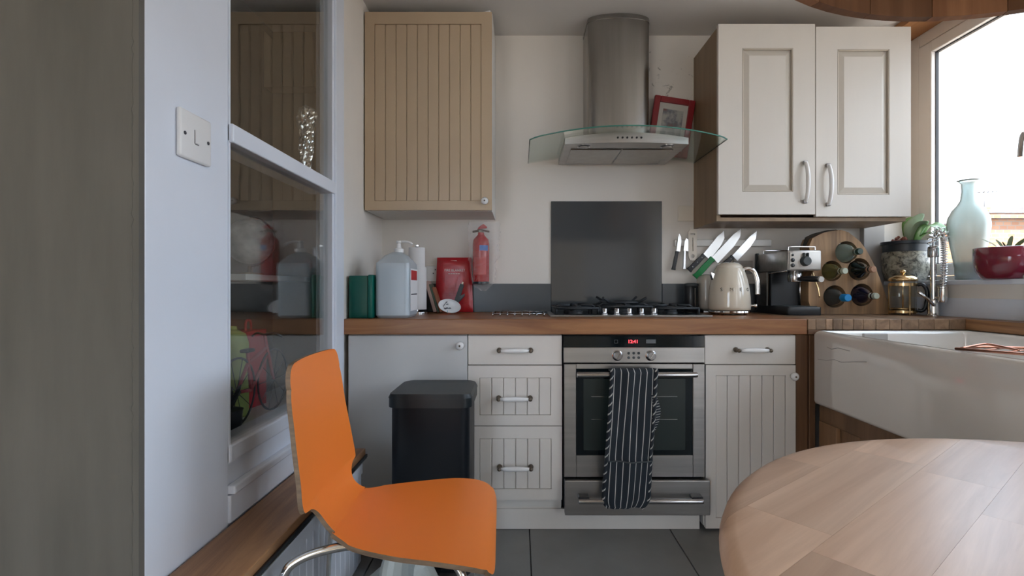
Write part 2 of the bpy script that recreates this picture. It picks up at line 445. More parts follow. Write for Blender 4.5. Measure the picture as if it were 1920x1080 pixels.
# brickwork of the far house
m_, t_, b_ = newmat('brickwork')
bk = t_.nodes.new('ShaderNodeTexBrick'); bk.inputs['Scale'].default_value = 1; bk.inputs['Brick Width'].default_value = .22; bk.inputs['Row Height'].default_value = .11; bk.inputs['Mortar Size'].default_value = .012
bk.inputs['Color1'].default_value = (.20, .085, .045, 1); bk.inputs['Color2'].default_value = (.25, .125, .07, 1); bk.inputs['Mortar'].default_value = (.16, .13, .11, 1)
t_.links.new(coords(t_, (1, 1, 1), (PI/2, 0, 0)), bk.inputs['Vector']); t_.links.new(bk.outputs[0], b_.inputs['Base Color']); b_.inputs['Roughness'].default_value = .9
mat('render_white', (.17, .16, .15), .9); mat('roof_red', (.16, .055, .04), .85, var=.2, vs=3); mat('roof_grey', (.07, .07, .08), .8, var=.15)
mat('street', (.22, .21, .20), .9, var=.1); mat('far_pane', (.03, .035, .04), .1)

# ---------------------------------------------------------------- the room
XL, XR, YB, ZC, YR = -.745, 1.96, 2.73, 2.40, -2.2
floor = struct('floor', box(-2.3, XR+.1, YR, YB+.1, -.06, -.008), 'grout', 'grey stone tiled kitchen floor', 'floor')
tl = None
xs = [-2.3+.0]+[.0425+.6*k for k in range(-3, 4)]+[XR+.1]
ys = [YR]+[-1.85+.6*k for k in range(0, 8)]+[YB]
for i in range(len(xs)-1):
    for j in range(len(ys)-1):
        a, b, c, d = xs[i]+.002, xs[i+1]-.002, ys[j]+.002, ys[j+1]-.002
        if b-a < .03 or d-c < .03: continue
        if tl and abs(b-a-.596) < 1e-4 and abs(d-c-.596) < 1e-4:
            copy_part(tl, floor, (((a+b)/2-floor.location.x), (c+d)/2-floor.location.y, tl.location.z))
        else:
            q = obj('tile', box(a, b, c, d, -.01, 0, .0015, 1), 'tile', floor)
            if abs(b-a-.596) < 1e-4 and abs(d-c-.596) < 1e-4: tl = q
struct('ceiling', box(-2.3, XR+.3, YR-.1, YB+.1, ZC, ZC+.1), 'ceiling_paint', 'plain off-white kitchen ceiling', 'ceiling')
struct('wall_back', box(XL-.8, XR+.2, YB, YB+.12, -.05, ZC), 'wall_paint_worn', 'off-white painted wall behind the hob and worktop', 'wall')
# added grey strip standing in for the shaded band of wall in the corner
struct('shade_strip', box(1.845, XR-.002, 2.695, YB, 1.0, 2.395, .004), 'plastic_grey', 'added grey strip painting the shaded band of wall beside the window', 'shade strip')
# left side: solid wall stub, glazed screen, wall by the worktop
struct('wall_left', box(XL-.085, XL, 1.0, 1.287, 0, ZC, .003), 'white_gloss', 'white glossy wall stub carrying the light switch', 'wall')
struct('wall_left_worktop', box(XL-.085, XL, 2.125, YB, 0, ZC), 'wall_paint', 'white side wall beside the green box', 'wall')
struct('wall_left_low', box(XL-.085, XL-.006, 1.287, 2.125, 0, .58), 'white_gloss', 'white low wall under the glazed screen', 'wall')
wg = struct('wall_grey', box(-2.3, XL-.0005, .985, 1.0, 0, ZC), 'grey_wall', 'dark grey brushed plaster wall end nearest the camera', 'wall')
q = nb(); tube(q, [(-.7585+.0035*noise.noise(Vector((0, 0, k*.9)))+.002*noise.noise(Vector((3, 0, k*2.3))), .985, k*.012) for k in range(200)], [.0008+.0018*abs(noise.noise(Vector((7, 1, k*.6)))) for k in range(200)], 5)
obj('plaster_ridge', q, 'grey_wall', wg, label='rough ridge of flaking plaster near the edge')
struct('wall_side', box(-2.42, -2.3, YR, 1.0, 0, ZC), 'warm_paint', 'warm cream side wall of the dining end', 'wall')
scr = thing('window_2', 'white framed two-pane internal glazed screen above the wooden bench', 'glazed screen', (XL, 1.7, .58), kind='structure')
obj('post', box(XL-.07, XL+.012, 2.012, 2.105, .58, ZC, .004), 'white_gloss', scr)
obj('bead', box(XL-.05, XL+.004, 1.995, 2.012, .58, ZC, .003), 'white_gloss', scr)
obj('post', box(XL-.07, XL+.001, 1.287, 1.295, .58, ZC), 'white_gloss', scr)
obj('rail', box(XL-.095, XL+.012, 1.287, 2.012, 1.404, 1.452, .004), 'white_gloss', scr)
obj('rail', box(XL-.075, XL+.006, 1.287, 2.012, .58, .628, .006), 'white_gloss', scr)
obj('rail', box(XL-.07, XL+.006, 1.287, 2.012, 2.31, ZC), 'white_gloss', scr)
obj('pane', box(XL-.018, XL-.014, 1.29, 2.0, .62, 1.41), 'pane', scr)
obj('pane', box(XL-.018, XL-.014, 1.29, 2.0, 1.45, 2.32), 'pane', scr)
struct('trim_2', box(XL-.006, XL+.018, 1.287, 2.105, .500, .524, .005), 'white_gloss', 'white moulded ledge between the glazed screen and bench', 'ledge')
struct('trim_3', box(XL-.006, XL+.006, 1.287, 2.105, .427, .498, .003), 'white_gloss', 'white skirting strip along the back of the wooden bench', 'skirting')
# hall behind the glazed screen
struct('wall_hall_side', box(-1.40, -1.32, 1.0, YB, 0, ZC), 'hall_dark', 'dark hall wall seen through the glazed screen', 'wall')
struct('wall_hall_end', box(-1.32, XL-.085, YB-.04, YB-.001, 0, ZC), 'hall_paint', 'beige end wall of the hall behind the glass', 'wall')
prf = [(-1.32, 2.30), (-1.32, 2.02), (-1.10, 1.96), (-1.10, 2.02)]
struct('trim_4', prism(nb(), [(-1.32, 2.36), (-1.06, 2.10), (-1.06, 2.07), (-1.32, 2.07)], 2.60, 2.685), 'hall_paint', 'sloping stair soffit in the hall behind the upper pane', 'soffit')
struct('sill_hall', box(-1.12, XL-.086, 1.02, 2.60, .535, .57, .003), 'white_melamine', 'pale hall shelf behind the lower pane', 'sill')
struct('shelf_hall', box(-1.318, -1.06, 1.95, 2.55, 1.06, 1.085, .003), 'white_melamine', 'small white hall shelf under the globe', 'shelf')
# right wall with the long window
struct('wall_right', box(XR, XR+.13, .2, YB, 0, 1.045), 'wall_paint', 'white wall under the window sill behind the sink', 'wall')
q = nb(); bx(q, XR, XR+.25, YR, -1.8, 0, ZC); bx(q, XR, XR+.25, -.1, .2, 0, ZC); bx(q, XR, XR+.25, -1.8, -.1, 2.12, ZC)
struct('wall_right_dining', q, 'wall_paint', 'white side wall with an added patio door beside the dining table', 'wall')
pd = thing('door_3', 'invented white sliding patio door, out of view, added for side daylight', 'door', (2.08, -.95, 0), kind='structure')  # made-up door out of view, lets in more daylight from the right
for a, b in ((-1.795, -.97), (-.93, -.105)):
    f = nb(); bx(f, 2.06, 2.11, a, a+.07, .002, 2.115); bx(f, 2.06, 2.11, b-.07, b, .002, 2.115); bx(f, 2.06, 2.11, a+.07, b-.07, .002, .10); bx(f, 2.06, 2.11, a+.07, b-.07, 2.05, 2.115)
    lf = obj('door_leaf', f, 'white_gloss', pd); obj('pane', box(2.083, 2.087, a+.07, b-.07, .10, 2.05), 'window_glass', lf)
struct('trim_5', box(XR-.004, XR+.001, .2, YB-.06, .902, .985), 'white_gloss', 'white upstand strip along the wall behind the sink', 'upstand')
struct('sill_window', box(XR-.008, 2.20, .2, YB-.001, 1.045, 1.066, .004), 'white_gloss', 'white window sill carrying the vase and plant pots', 'sill')
struct('lintel_window', box(XR, 2.20, .2, YB-.001, 2.368, ZC-.002), 'lintel_wood', 'orange-brown timber lining at the head of the window', 'lintel')
win = thing('window_1', 'long cream-framed window over the sink with rooftops outside', 'window', (2.12, 1.5, 1.066), kind='structure')
y0, y1, z0, z1 = .2, YB-.002, 1.066, 2.368
def member(n, a, b, c, d, x0=2.12, x1=2.19, m='upvc', bev=.004): return obj(n, box(x0, x1, a, b, c, d, bev), m, win)
member('frame', 2.668, y1, z0, z1); member('frame', y0, .26, z0, z1)
member('frame', .26, 2.668, z0, 1.09); member('frame', .26, 2.668, 2.303, z1)
cas = [(2.664, 2.016), (1.961, 1.395), (1.340, .735), (.680, .27)]
for k, (a, b) in enumerate(cas):
    if k: member('mullion', a+.004, cas[k-1][1]-.004, 1.09, 2.303)
    s = obj('sash', box(2.113, 2.18, a-.082, a, 1.094, 2.299, .005), 'upvc', win)
    for q in ((2.113, 2.18, b, b+.082, 1.094, 2.299), (2.113, 2.18, b+.082, a-.082, 1.094, 1.152), (2.113, 2.18, b+.082, a-.082, 2.243, 2.299)):
        obj('sash_rail', box(*q, .005), 'upvc', s)
    g = nb()
    bx(g, 2.135, 2.15, a-.086, a-.081, 1.15, 2.245); bx(g, 2.135, 2.15, b+.081, b+.086, 1.15, 2.245); bx(g, 2.135, 2.15, b+.08, a-.08, 1.150, 1.156); bx(g, 2.135, 2.15, b+.08, a-.08, 2.238, 2.244)
    obj('gasket', g, 'gasket', s)
    obj('pane', box(2.142, 2.146, b+.08, a-.08, 1.15, 2.246), 'window_glass', s)
    h = nb(); bx(h, 2.10, 2.115, b+.03, b+.055, 1.60, 1.68, .003); tube(h, cat([(2.102, b+.042, 1.66), (2.07, b+.045, 1.665), (2.062, b+.05, 1.64), (2.06, b+.055, 1.57)], 10), [.009]*11, 8)
    obj('handle', h, 'chrome_dark', s, smooth=2)
# rear wall behind the camera: invented garden door for frontal daylight, fanlight, white door
rb = nb()
bx(rb, -2.3, -1.95, YR-.12, YR, 0, ZC); bx(rb, -.75, .98, YR-.12, YR, 0, ZC); bx(rb, 1.78, XR+.25, YR-.12, YR, 0, ZC)
bx(rb, -1.95, -.75, YR-.12, YR, 2.2, ZC); bx(rb, .98, 1.78, YR-.12, YR, 2.3, ZC); bx(rb, .98, 1.78, YR-.12, YR, 1.92, 1.98)
struct('wall_rear', rb, 'warm_paint', 'warm cream rear wall with an added garden door and a fanlight', 'wall')
gd = thing('door_2', 'added white glazed garden door in the rear wall, unseen, for frontal daylight', 'door', (-1.35, YR-.06, 0), kind='structure')
for a, b in ((-1.95, -.75),):
    f = nb(); bx(f, a, a+.07, YR-.09, YR-.04, 0, 2.2); bx(f, b-.07, b, YR-.09, YR-.04, 0, 2.2); bx(f, a+.07, b-.07, YR-.09, YR-.04, 0, .12); bx(f, a+.07, b-.07, YR-.09, YR-.04, 2.12, 2.2)
    lf = obj('door_leaf', f, 'white_gloss', gd); obj('pane', box(a+.07, b-.07, YR-.067, YR-.063, .12, 2.12), 'window_glass', lf)
dr = thing('door_1', 'white panelled door under the fanlight in the rear wall', 'door', (1.38, YR-.06, 0), kind='structure')
obj('door_leaf', box(.985, 1.775, YR-.07, YR-.03, .005, 1.915, .003), 'cream', dr)
for a in (1.08, 1.42):
    for c, d in ((.2, .85), (1.0, 1.75)): obj('panel', box(a, a+.27, YR-.035, YR-.022, c, d, .006), 'cream', dr)
fl = thing('window_3', 'small fanlight window above the rear door', 'window', (1.38, YR-.06, 1.98), kind='structure')
f = nb(); bx(f, .98, 1.01, YR-.08, YR-.04, 1.98, 2.3); bx(f, 1.75, 1.78, YR-.08, YR-.04, 1.98, 2.3); bx(f, 1.01, 1.75, YR-.08, YR-.04, 1.98, 2.01); bx(f, 1.01, 1.75, YR-.08, YR-.04, 2.27, 2.3)
obj('frame', f, 'white_gloss', fl); obj('pane', box(1.01, 1.75, YR-.062, YR-.058, 2.01, 2.27), 'window_glass', fl)

# ---------------------------------------------------------------- outside
struct('ground_street', box(-60, 80, -60, 110, -3.6, -3.5), 'street', 'street ground far below the window', 'ground')
def house(name, label, x0, x1, y0, y1, zt, ridge, wm, rm, wins, along='x'):
    h = thing(name, label, 'house', ((x0+x1)/2, (y0+y1)/2, -3.5), group='houses across the street')
    obj('wall', box(x0, x1, y0, y1, -3.5, zt), wm, h)
    if along == 'x': p = prism(nb(), [(y0-.2, zt), (y1+.2, zt), ((y0+y1)/2, ridge)], x0-.15, x1+.15, 'x')
    else: p = prism(nb(), [(x0-.2, zt), (x1+.2, zt), ((x0+x1)/2, ridge)], y0-.15, y1+.15, 'y')
    obj('roof', p, rm, h)
    for (a, b, c, d) in wins:
        f = obj('window', box(a, b, y0-.05, y0+.02, c, d, .01), 'render_white', h); obj('pane', box(a+.06, b-.06, y0-.07, y0-.03, c+.06, d-.06), 'far_pane', f)
    return h
h1 = house('house', 'sunlit brick house with flat parapet outside the window', 13.0, 19.0, 14.0, 20.0, 2.95, 3.05, 'brickwork', 'roof_grey', [(14.02, 14.5, 1.9, 2.55), (15.2, 15.9, 1.6, 2.6)])
obj('parapet', box(12.93, 19.05, 13.93, 14.10, 2.95, 3.10, .01), 'brickwork', h1); 
obj('coping', box(12.90, 19.05, 13.90, 14.14, 3.10, 3.14, .01), 'roof_grey', h1)
obj('chimney', box(13.0, 13.5, 14.4, 14.9, 2.95, 3.35, .01), 'brickwork', h1)
house('house', 'grey gabled house behind the brick one', 22.0, 25.6, 24.0, 30.0, 4.2, 5.0, 'render_white', 'roof_grey', [], 'y')
house('house', 'red-roofed house low on the left of the window', 16.4, 19.6, 21.2, 25.4, 2.0, 3.95, 'render_white', 'roof_red', [(17.2, 17.9, -.2, 1.1), (18.4, 19.1, -.2, 1.1)])
house('house', 'distant red-roofed house peeping past the vase', 26.5, 30.2, 33.0, 38.0, 3.6, 5.0, 'render_white', 'roof_red', [(28.0, 29.0, 1.6, 3.0)])
house('house', 'pale rendered terrace far behind the vase', 18.2, 20.4, 26.5, 30.0, 2.6, 4.4, 'render_white', 'roof_red', [])
ae = nb(); tube(ae, [(12.98, 14.05, 3.0), (12.98, 14.05, 3.75)], .012, 6); tube(ae, [(12.6, 14.05, 3.70), (13.35, 14.05, 3.72)], .009, 6)
for k in range(6): tube(ae, [(12.65+.11*k, 13.9, 3.70), (12.65+.11*k, 14.2, 3.70)], .006, 5)
obj('television_aerial', ae, 'wire_dark', h1, label='thin television aerial')

# ---------------------------------------------------------------- fitted kitchen
YF = 2.12
def bead_front(parent, name, x0, x1, z0, z1, yf, p, n, m, th=.02):
    """front slab with a recessed field filled by n boards; p = (px0,px1,pz0,pz1) or None"""
    b = nb()
    if p is None:
        bx(b, x0, x1, yf, yf+th, z0, z1, .002, 1); return obj(name, b, m, parent)
    a, c, d, e = p
    bx(b, x0, a, yf, yf+th, z0, z1); bx(b, c, x1, yf, yf+th, z0, z1)
    bx(b, a, c, yf, yf+th, z0, d); bx(b, a, c, yf, yf+th, e, z1); bx(b, a, c, yf+.011, yf+th, d, e)
    o = obj(name, b, m, parent)
    wdt = (c-a)/n
    first = obj('plank', box(a+.0012, a+wdt-.0012, yf+.003, yf+.012, d+.001, e-.001, .0018, 1), m, o)
    for k in range(1, n): copy_part(first, o, (first.location.x+wdt*k, first.location.y, first.location.z))
    return o
def bar_handle(parent, xc, z, yf, half=.072):
    h = nb(); M = T(xc, yf-.030, z) @ Matrix.Rotation(PI/2, 4, 'Y')
    lathe(h, [(0, -half+.012), (.0062, -half+.012), (.0095, -half*.5), (.0108, 0), (.0095, half*.5), (.0062, half-.012), (0, half-.012)], seg=12, M=M)
    obj('handle', h, 'porcelain', parent, smooth=True, label='white porcelain bar handle')
    for s in (-1, 1):
        g = nb()
        xx = xc+s*(half-.006)
        lathe(g, [(0, 0), (.011, 0), (.011, .005), (.006, .012), (.006, .030), (.009, .033), (.006, .040), (0, .040)], seg=12, M=T(xx, yf, z) @ Matrix.Rotation(PI/2, 4, 'X'))
        tube(g, [(xx, yf-.030, z), (xx-s*.008, yf-.030, z)], .006, 8)
        obj('handle_mount', g, 'brass_aged', parent, smooth=True, label='aged brass handle mount')
def knob(parent, xc, z, yf):
    k = nb(); lathe(k, [(0, 0), (.009, 0), (.008, .009), (.0160, .016), (.0178, .024), (.012, .031), (0, .033)], seg=16, M=T(xc, yf, z) @ Matrix.Rotation(PI/2, 4, 'X'))
    kk = obj('knob', k, 'porcelain', parent, smooth=True, label='white porcelain knob')
    s = nb(); lathe(s, [(.0042, .0), (.0042, .0335), (0, .034)], seg=10, M=T(xc, yf, z) @ Matrix.Rotation(PI/2, 4, 'X'))
    obj('screw', s, 'brass_aged', parent, smooth=True)

# left wall cupboard
c = thing('wall_cupboard', 'tan wall cupboard with one boarded door above the fire blanket', 'cupboard', (-.435, 2.56, 1.40))
b = nb(); bx(b, -.733, -.135, 2.422, 2.728, 1.40, 2.345, .001, 1)
obj('body', b, 'white_melamine', c)
d = bead_front(c, 'door', -.738, -.132, 1.402, 2.348, 2.40, (-.692, -.182, 1.445, 2.290), 10, 'cupboard_tan')
knob(d, -.165, 1.442, 2.40)
obj('side_panel', box(-.135, -.130, 2.42, 2.728, 1.396, 2.35, .001, 1), 'white_melamine', c)

# right wall cupboard
c = thing('wall_cupboard', 'brown-sided wall cupboard with two ivory panelled doors beside the window', 'cupboard', (1.40, 2.56, 1.35))
b = nb(); bx(b, .945, .963, 2.412, 2.728, 1.35, 2.275); bx(b, 1.835, 1.852, 2.412, 2.694, 1.35, 2.275)
bx(b, .963, 1.835, 2.412, 2.694, 1.35, 1.368); bx(b, .963, 1.835, 2.412, 2.694, 2.257, 2.275); bx(b, .963, 1.835, 2.68, 2.694, 1.368, 2.257)
obj('body', b, 'brown_laminate', c)
def panel_door(x0, x1, z0, z1, a, e, g, h, hx, hz):
    yf = 2.39
    b = nb()
    bx(b, x0, a, yf, yf+.02, z0, z1); bx(b, e, x1, yf, yf+.02, z0, z1); bx(b, a, e, yf, yf+.02, z0, g); bx(b, a, e, yf, yf+.02, h, z1)
    d = obj('door', b, 'door_ivory', c)
    # raised and fielded panel with sloping margins
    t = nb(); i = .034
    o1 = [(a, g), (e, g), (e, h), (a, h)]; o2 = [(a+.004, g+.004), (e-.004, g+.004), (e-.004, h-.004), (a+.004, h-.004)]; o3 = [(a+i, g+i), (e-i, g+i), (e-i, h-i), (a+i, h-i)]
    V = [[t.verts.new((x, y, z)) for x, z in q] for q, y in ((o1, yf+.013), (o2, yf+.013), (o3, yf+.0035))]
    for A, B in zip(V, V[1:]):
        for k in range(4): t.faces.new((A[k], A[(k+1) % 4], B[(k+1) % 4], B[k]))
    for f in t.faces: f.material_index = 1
    t.faces.new(V[2]); W = [t.verts.new((x, yf+.019, z)) for x, z in o1]; t.faces.new(W[::-1])
    for k in range(4): t.faces.new((W[k], W[(k+1) % 4], V[0][(k+1) % 4], V[0][k]))
    bmesh.ops.recalc_face_normals(t, faces=t.faces[:])
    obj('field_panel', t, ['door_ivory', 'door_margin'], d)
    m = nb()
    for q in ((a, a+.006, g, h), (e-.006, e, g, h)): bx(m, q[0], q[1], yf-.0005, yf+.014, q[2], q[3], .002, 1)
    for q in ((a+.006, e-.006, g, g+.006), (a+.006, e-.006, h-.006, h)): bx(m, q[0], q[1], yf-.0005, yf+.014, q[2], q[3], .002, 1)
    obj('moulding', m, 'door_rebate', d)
    hh = nb(); P = cat([(hx, yf, hz-.095), (hx, yf-.016, hz-.085), (hx, yf-.030, hz-.04), (hx, yf-.033, hz), (hx, yf-.030, hz+.04), (hx, yf-.016, hz+.085), (hx, yf, hz+.095)], 24)
    tube(hh, P, [.010-.002*abs(k/12-1) for k in range(25)], 10)
    obj('handle', hh, 'plastic_white', d, smooth=True, label='white bow handle with dark ends')
    for s in (-1, 1): obj('handle_mount', box(hx-.010, hx+.010, yf-.014, yf+.001, hz+s*.092-.009, hz+s*.092+.009, .003, 1), 'chrome_dark', d)
panel_door(.9455, 1.405, 1.380, 2.2845, 1.059, 1.301, 1.487, 2.170, 1.354, 1.532)
panel_door(1.409, 1.8605, 1.370, 2.272, 1.511, 1.759, 1.474, 2.165, 1.463, 1.519)

# base units
u = thing('base_unit', 'flush pale grey base unit panel behind the black bin', 'cabinet', (-.47, 2.42, 0))
obj('body', box(-.724, -.222, 2.142, 2.70, .10, .832), 'white_melamine', u)
d = bead_front(u, 'door', -.722, -.2195, .105, .830, YF, None, 0, 'flush_panel'); knob(d, -.249, .789, YF)
obj('plinth', box(-.722, -.222, 2.150, 2.165, .002, .10), 'cream', u)
u = thing('base_unit', 'cream three-drawer base unit between bin and oven', 'cabinet', (-.02, 2.42, 0))
obj('body', box(-.217, .178, 2.142, 2.70, .10, .832), 'white_melamine', u)
d = bead_front(u, 'drawer', -.2165, .1795, .7065, .830, YF, None, 0, 'cream'); bar_handle(d, -.019, .768, YF)
d = bead_front(u, 'drawer', -.2165, .1795, .4505, .703, YF, (-.168, .133, .494, .652), 6, 'cream'); bar_handle(d, -.021, .567, YF)
d = bead_front(u, 'drawer', -.2165, .1795, .137, .447, YF, (-.168, .135, .182, .396), 6, 'cream'); bar_handle(d, -.018, .277, YF)
struct('baseboard_back', box(-.2215, .768, 2.146, 2.16, .002, .0885), 'cream', 'cream plinth board under the drawers and oven', 'plinth')
obj('plinth', box(-.2165, .178, 2.150, 2.165, .089, .134), 'cream', u)
u = thing('base_unit', 'cream base unit with one drawer over a boarded door, next to the sink', 'cabinet', (.97, 2.42, 0))
obj('body', box(.782, 1.163, 2.142, 2.70, .02, .832), 'white_melamine', u)
d = bead_front(u, 'drawer', .7805, 1.164, .7085, .831, YF, None, 0, 'cream'); bar_handle(d, .978, .770, YF)
d = bead_front(u, 'door', .7855, 1.164, .016, .705, YF, (.828, 1.122, .060, .662), 6, 'cream'); knob(d, 1.149, .660, YF)

# worktop
wt = thing('worktop', 'thick reddish-brown wooden worktop with knots running under the hob', 'worktop', (.23, 2.42, .834))
obj('board', box(-.737, 1.205, 2.105, 2.728, .835, .90, .004), 'worktop_wood', wt)
ws = thing('worktop', 'corner worktop of short wooden staves around the sink', 'worktop', (1.58, 2.40, .857))
xx = [1.207, 1.241, 1.283, 1.312, 1.352, 1.398, 1.440, 1.492, 1.548, 1.60, 1.672, 1.738, 1.80, 1.868]
for a, b_2 in zip(xx, xx[1:]):
    obj('stave', box(a+.0006, b_2-.0006, 2.105+random.uniform(-.001, .001), 2.728 if b_2 < 1.85 else 2.694, .855, .90-random.uniform(0, .0008), .0015, 1), 'stave_wood', ws)
obj('upstand_board', box(1.869, 1.955, 1.055, 2.694, .855, .90, .002), 'bench_wood', ws)
b = nb(); bx(b, 1.207, 1.262, 2.103, 2.14, .835, .8545, .002, 1)
obj('block', b, 'post_wood', ws)

# end posts by the sink
p = thing('end_panel', 'dark brown wooden end post between base unit and sink', 'post', (1.20, 2.2, 0))
obj('board', box(1.168, 1.218, 2.125, 2.70, .002, .833, .002, 1), 'post_wood', p); obj('board', box(1.219, 1.245, 2.115, 2.70, .002, .833, .002, 1), 'post_wood', p)

# sink
sk = thing('belfast_sink', 'large white glazed butler sink with fine cracks in its front', 'sink', (1.54, 1.58, .545))
x0, x1, y0, y1, z0, z1 = 1.222, 1.868, 1.05, 2.098, .548, .854
t = bmesh.new(); bmesh.ops.create_cube(t, size=1)
for v in t.verts: v.co = Vector((x0+(v.co.x+.5)*(x1-x0), y0+(v.co.y+.5)*(y1-y0), z0+(v.co.z+.5)*(z1-z0)))
top = [f for f in t.faces if f.normal.z > .5][0]
bmesh.ops.inset_individual(t, faces=[top], thickness=.042)
r = bmesh.ops.extrude_face_region(t, geom=[top]); bmesh.ops.delete(t, geom=[top], context='FACES')
for v in [g for g in r['geom'] if isinstance(g, bmesh.types.BMVert)]: v.co.z -= .25
bmesh.ops.recalc_face_normals(t, faces=t.faces[:])
bmesh.ops.bevel(t, geom=t.edges[:], offset=.017, segments=4, affect='EDGES', profile=.5)
obj('basin', t, 'sink_glaze', sk, smooth=2)
obj('weir', box(1.40, 1.50, 2.045, 2.058, .80, .845, .004), 'plastic_grey', sk, label='grey overflow slot')
cr = nb()
def crack(pts): tube(cr, pts, .0009, 4)
crack([(1.2219, 2.06, .738), (1.2219, 2.00, .742), (1.2219, 1.95, .752), (1.2219, 1.91, .748), (1.2219, 1.84, .760), (1.2219, 1.77, .770)])
crack([(1.2219, 2.00, .796), (1.2219, 1.97, .790), (1.2219, 1.93, .800), (1.2219, 1.86, .797)])
obj('crack', cr, 'crack', sk)
# sink base of wooden boards
sb = thing('sink_base', 'brown boarded wooden cabinet carrying the sink', 'cabinet', (1.6, 1.58, 0))
obj('body', box(1.29, 1.95, 1.06, 2.10, .002, .546), 'post_wood', sb)
for k in range(9):
    a = 1.06+k*.116
    obj('plank', box(1.268, 1.289, a, a+.113, .002, .545, .002, 1), 'plank_wood', sb)
obj('rail', box(1.252, 1.2675, 1.06, 2.10, .478, .545, .002, 1), 'plank_wood', sb)
obj('stile', box(1.250, 1.2675, 1.985, 2.10, .002, .4775, .002, 1), 'plank_wood', sb)

# hob
hb = thing('gas_hob', 'steel five-burner gas hob with black iron pan supports', 'hob', (.50, 2.44, .90))
b = nb(); bx(b, .137, .863, 2.245, 2.66, .9003, .908, .003)
obj('tray', b, 'steel', hb)
obj('well', box(.160, .840, 2.31, 2.645, .908, .9095, .001, 1), 'black_glass', hb)
def burner(x, y, r):
    q = nb(); lathe(q, [(0, .9095), (r*1.25, .9095), (r*1.2, .918), (r, .920), (r, .930), (r*.85, .935), (0, .936)], (x, y, 0), 20)
    o = obj('burner', q, 'iron', hb, smooth=2)
for x, y, r in ((.27, 2.40, .028), (.27, 2.56, .036), (.50, 2.49, .055), (.72, 2.40, .028), (.72, 2.56, .036)): burner(x, y, r)
def grate(x0, x1, y0, y1, z=.948):
    g = nb(); r = .0055
    pts = [(x0, y0), (x1, y0), (x1, y1), (x0, y1)]
    for i in range(4):
        a, c_ = pts[i], pts[(i+1) % 4]; tube(g, [(a[0], a[1], z-.012), (c_[0], c_[1], z-.012)], r, 6); tube(g, [(a[0], a[1], z-.012), (a[0], a[1], .9097)], r, 6)
    xm, ym = (x0+x1)/2, (y0+y1)/2
    for q in ((y0+ym)/2, (y1+ym)/2):
        for s in (0, 1):
            xa = (x0, x1)[s]; tube(g, [(xa, q, z-.012), (xa+(xm-xa)*.2, q, z), (xa+(xm-xa)*.72, q, z)], r, 6)
    for s in (0, 1):
        ya = (y0, y1)[s]; tube(g, [(xm, ya, z-.012), (xm, ya+(ym-ya)*.2, z), (xm, ya+(ym-ya)*.62, z)], r, 6)
    tube(g, [(x0, ym, z-.012), (x1, ym, z-.012)], r, 6)
    obj('pan_support', g, 'iron', hb, smooth=True)
grate(.170, .365, 2.33, 2.635); grate(.378, .622, 2.36, 2.635, .955); grate(.635, .830, 2.33, 2.635)
wk = nb()
for k in range(4):
    a = PI/4+k*PI/2; tube(wk, [(.5+.05*math.cos(a), 2.49+.05*math.sin(a), .960), (.5+.11*math.cos(a), 2.49+.11*math.sin(a), .966), (.5+.145*math.cos(a), 2.49+.145*math.sin(a), .984)], .006, 6)
tube(wk, [(.5+.10*math.cos(a*PI/10), 2.49+.10*math.sin(a*PI/10), .961) for a in range(20)], .006, 6, closed=True)
obj('wok_ring', wk, 'iron', hb, smooth=True)
for x in (.389, .445, .502, .558, .615):
    q = nb(); lathe(q, [(0, .908), (.017, .908), (.017, .912), (.0125, .915), (.011, .934), (.009, .937), (0, .937)], (x, 2.30, 0), 16)
    obj('knob', q, 'chrome_dark', hb, smooth=2)

# oven with warming drawer
ov = thing('built_in_oven', 'stainless steel built-in oven with clock display and warming drawer', 'oven', (.48, 2.42, .09))
obj('body', box(.186, .774, 2.142, 2.69, .10, .832), 'black_plastic', ov)
pn = obj('clock_panel', box(.184, .776, 2.108, 2.141, .782, .830, .001, 1), 'black_glass', ov)
cp = obj('control_strip', box(.184, .776, 2.105, 2.141, .7165, .7815, .002, 1), 'steel', ov)
tx = text('12:41', .019, .0004); tx.transform(T(.476, 2.1072, .805) @ UP @ Matrix.Scale(1.05, 4)); obj('clock_digits', tx, 'led_red', pn, label='red clock digits')
q = nb()
for a in ((.398, .412, .8115, .8125), (.398, .412, .7985, .7995), (.398, .399, .7995, .8115), (.411, .412, .7995, .8115)): bx(q, a[0], a[1], 2.1072, 2.1082, a[2], a[3])
obj('display_icon', q, 'icon_grey', pn); obj('display_icon', box(.531, .571, 2.1072, 2.1082, .798, .814), 'icon_grey', pn)
for x in (.409, .549):
    q = nb(); M = T(x, 2.105, .748) @ Matrix.Rotation(PI/2, 4, 'X')
    lathe(q, [(0, 0), (.0225, 0), (.0225, .003), (.019, .005), (.018, .020), (.0155, .023), (0, .023)], seg=24, M=M)
    kn = obj('dial', q, 'chrome_dark', cp, smooth=2)
    q = nb(); bx(q, -.0025, .0025, -.004, .0, -.015, .015, .001, 1, M=T(x, 2.0835, .748) @ Matrix.Rotation(.6, 4, 'Y')); obj('dial_grip', q, 'chrome', cp)
for i in range(3):
    for j in range(2):
        q = nb(); lathe(q, [(0, 0), (.0055, 0), (.0055, .003), (.004, .0045), (0, .005)], seg=12, M=T(.457+.021*i, 2.105, .7575-.019*j) @ Matrix.Rotation(PI/2, 4, 'X')); obj('button', q, 'dark_grey', cp, smooth=2)
b = nb(); bx(b, .186, .2375, 2.100, 2.141, .240, .712, .002, 1); bx(b, .7245, .774, 2.100, 2.141, .240, .712, .002, 1); bx(b, .2375, .7245, 2.100, 2.141, .240, .330, .002, 1); bx(b, .2375, .7245, 2.104, 2.141, .692, .712, .001, 1)
do = obj('door', b, 'steel', ov)
b = nb(); bx(b, .2375, .7245, 2.1045, 2.112, .330, .692); obj('door_glass', b, 'black_glass', do)
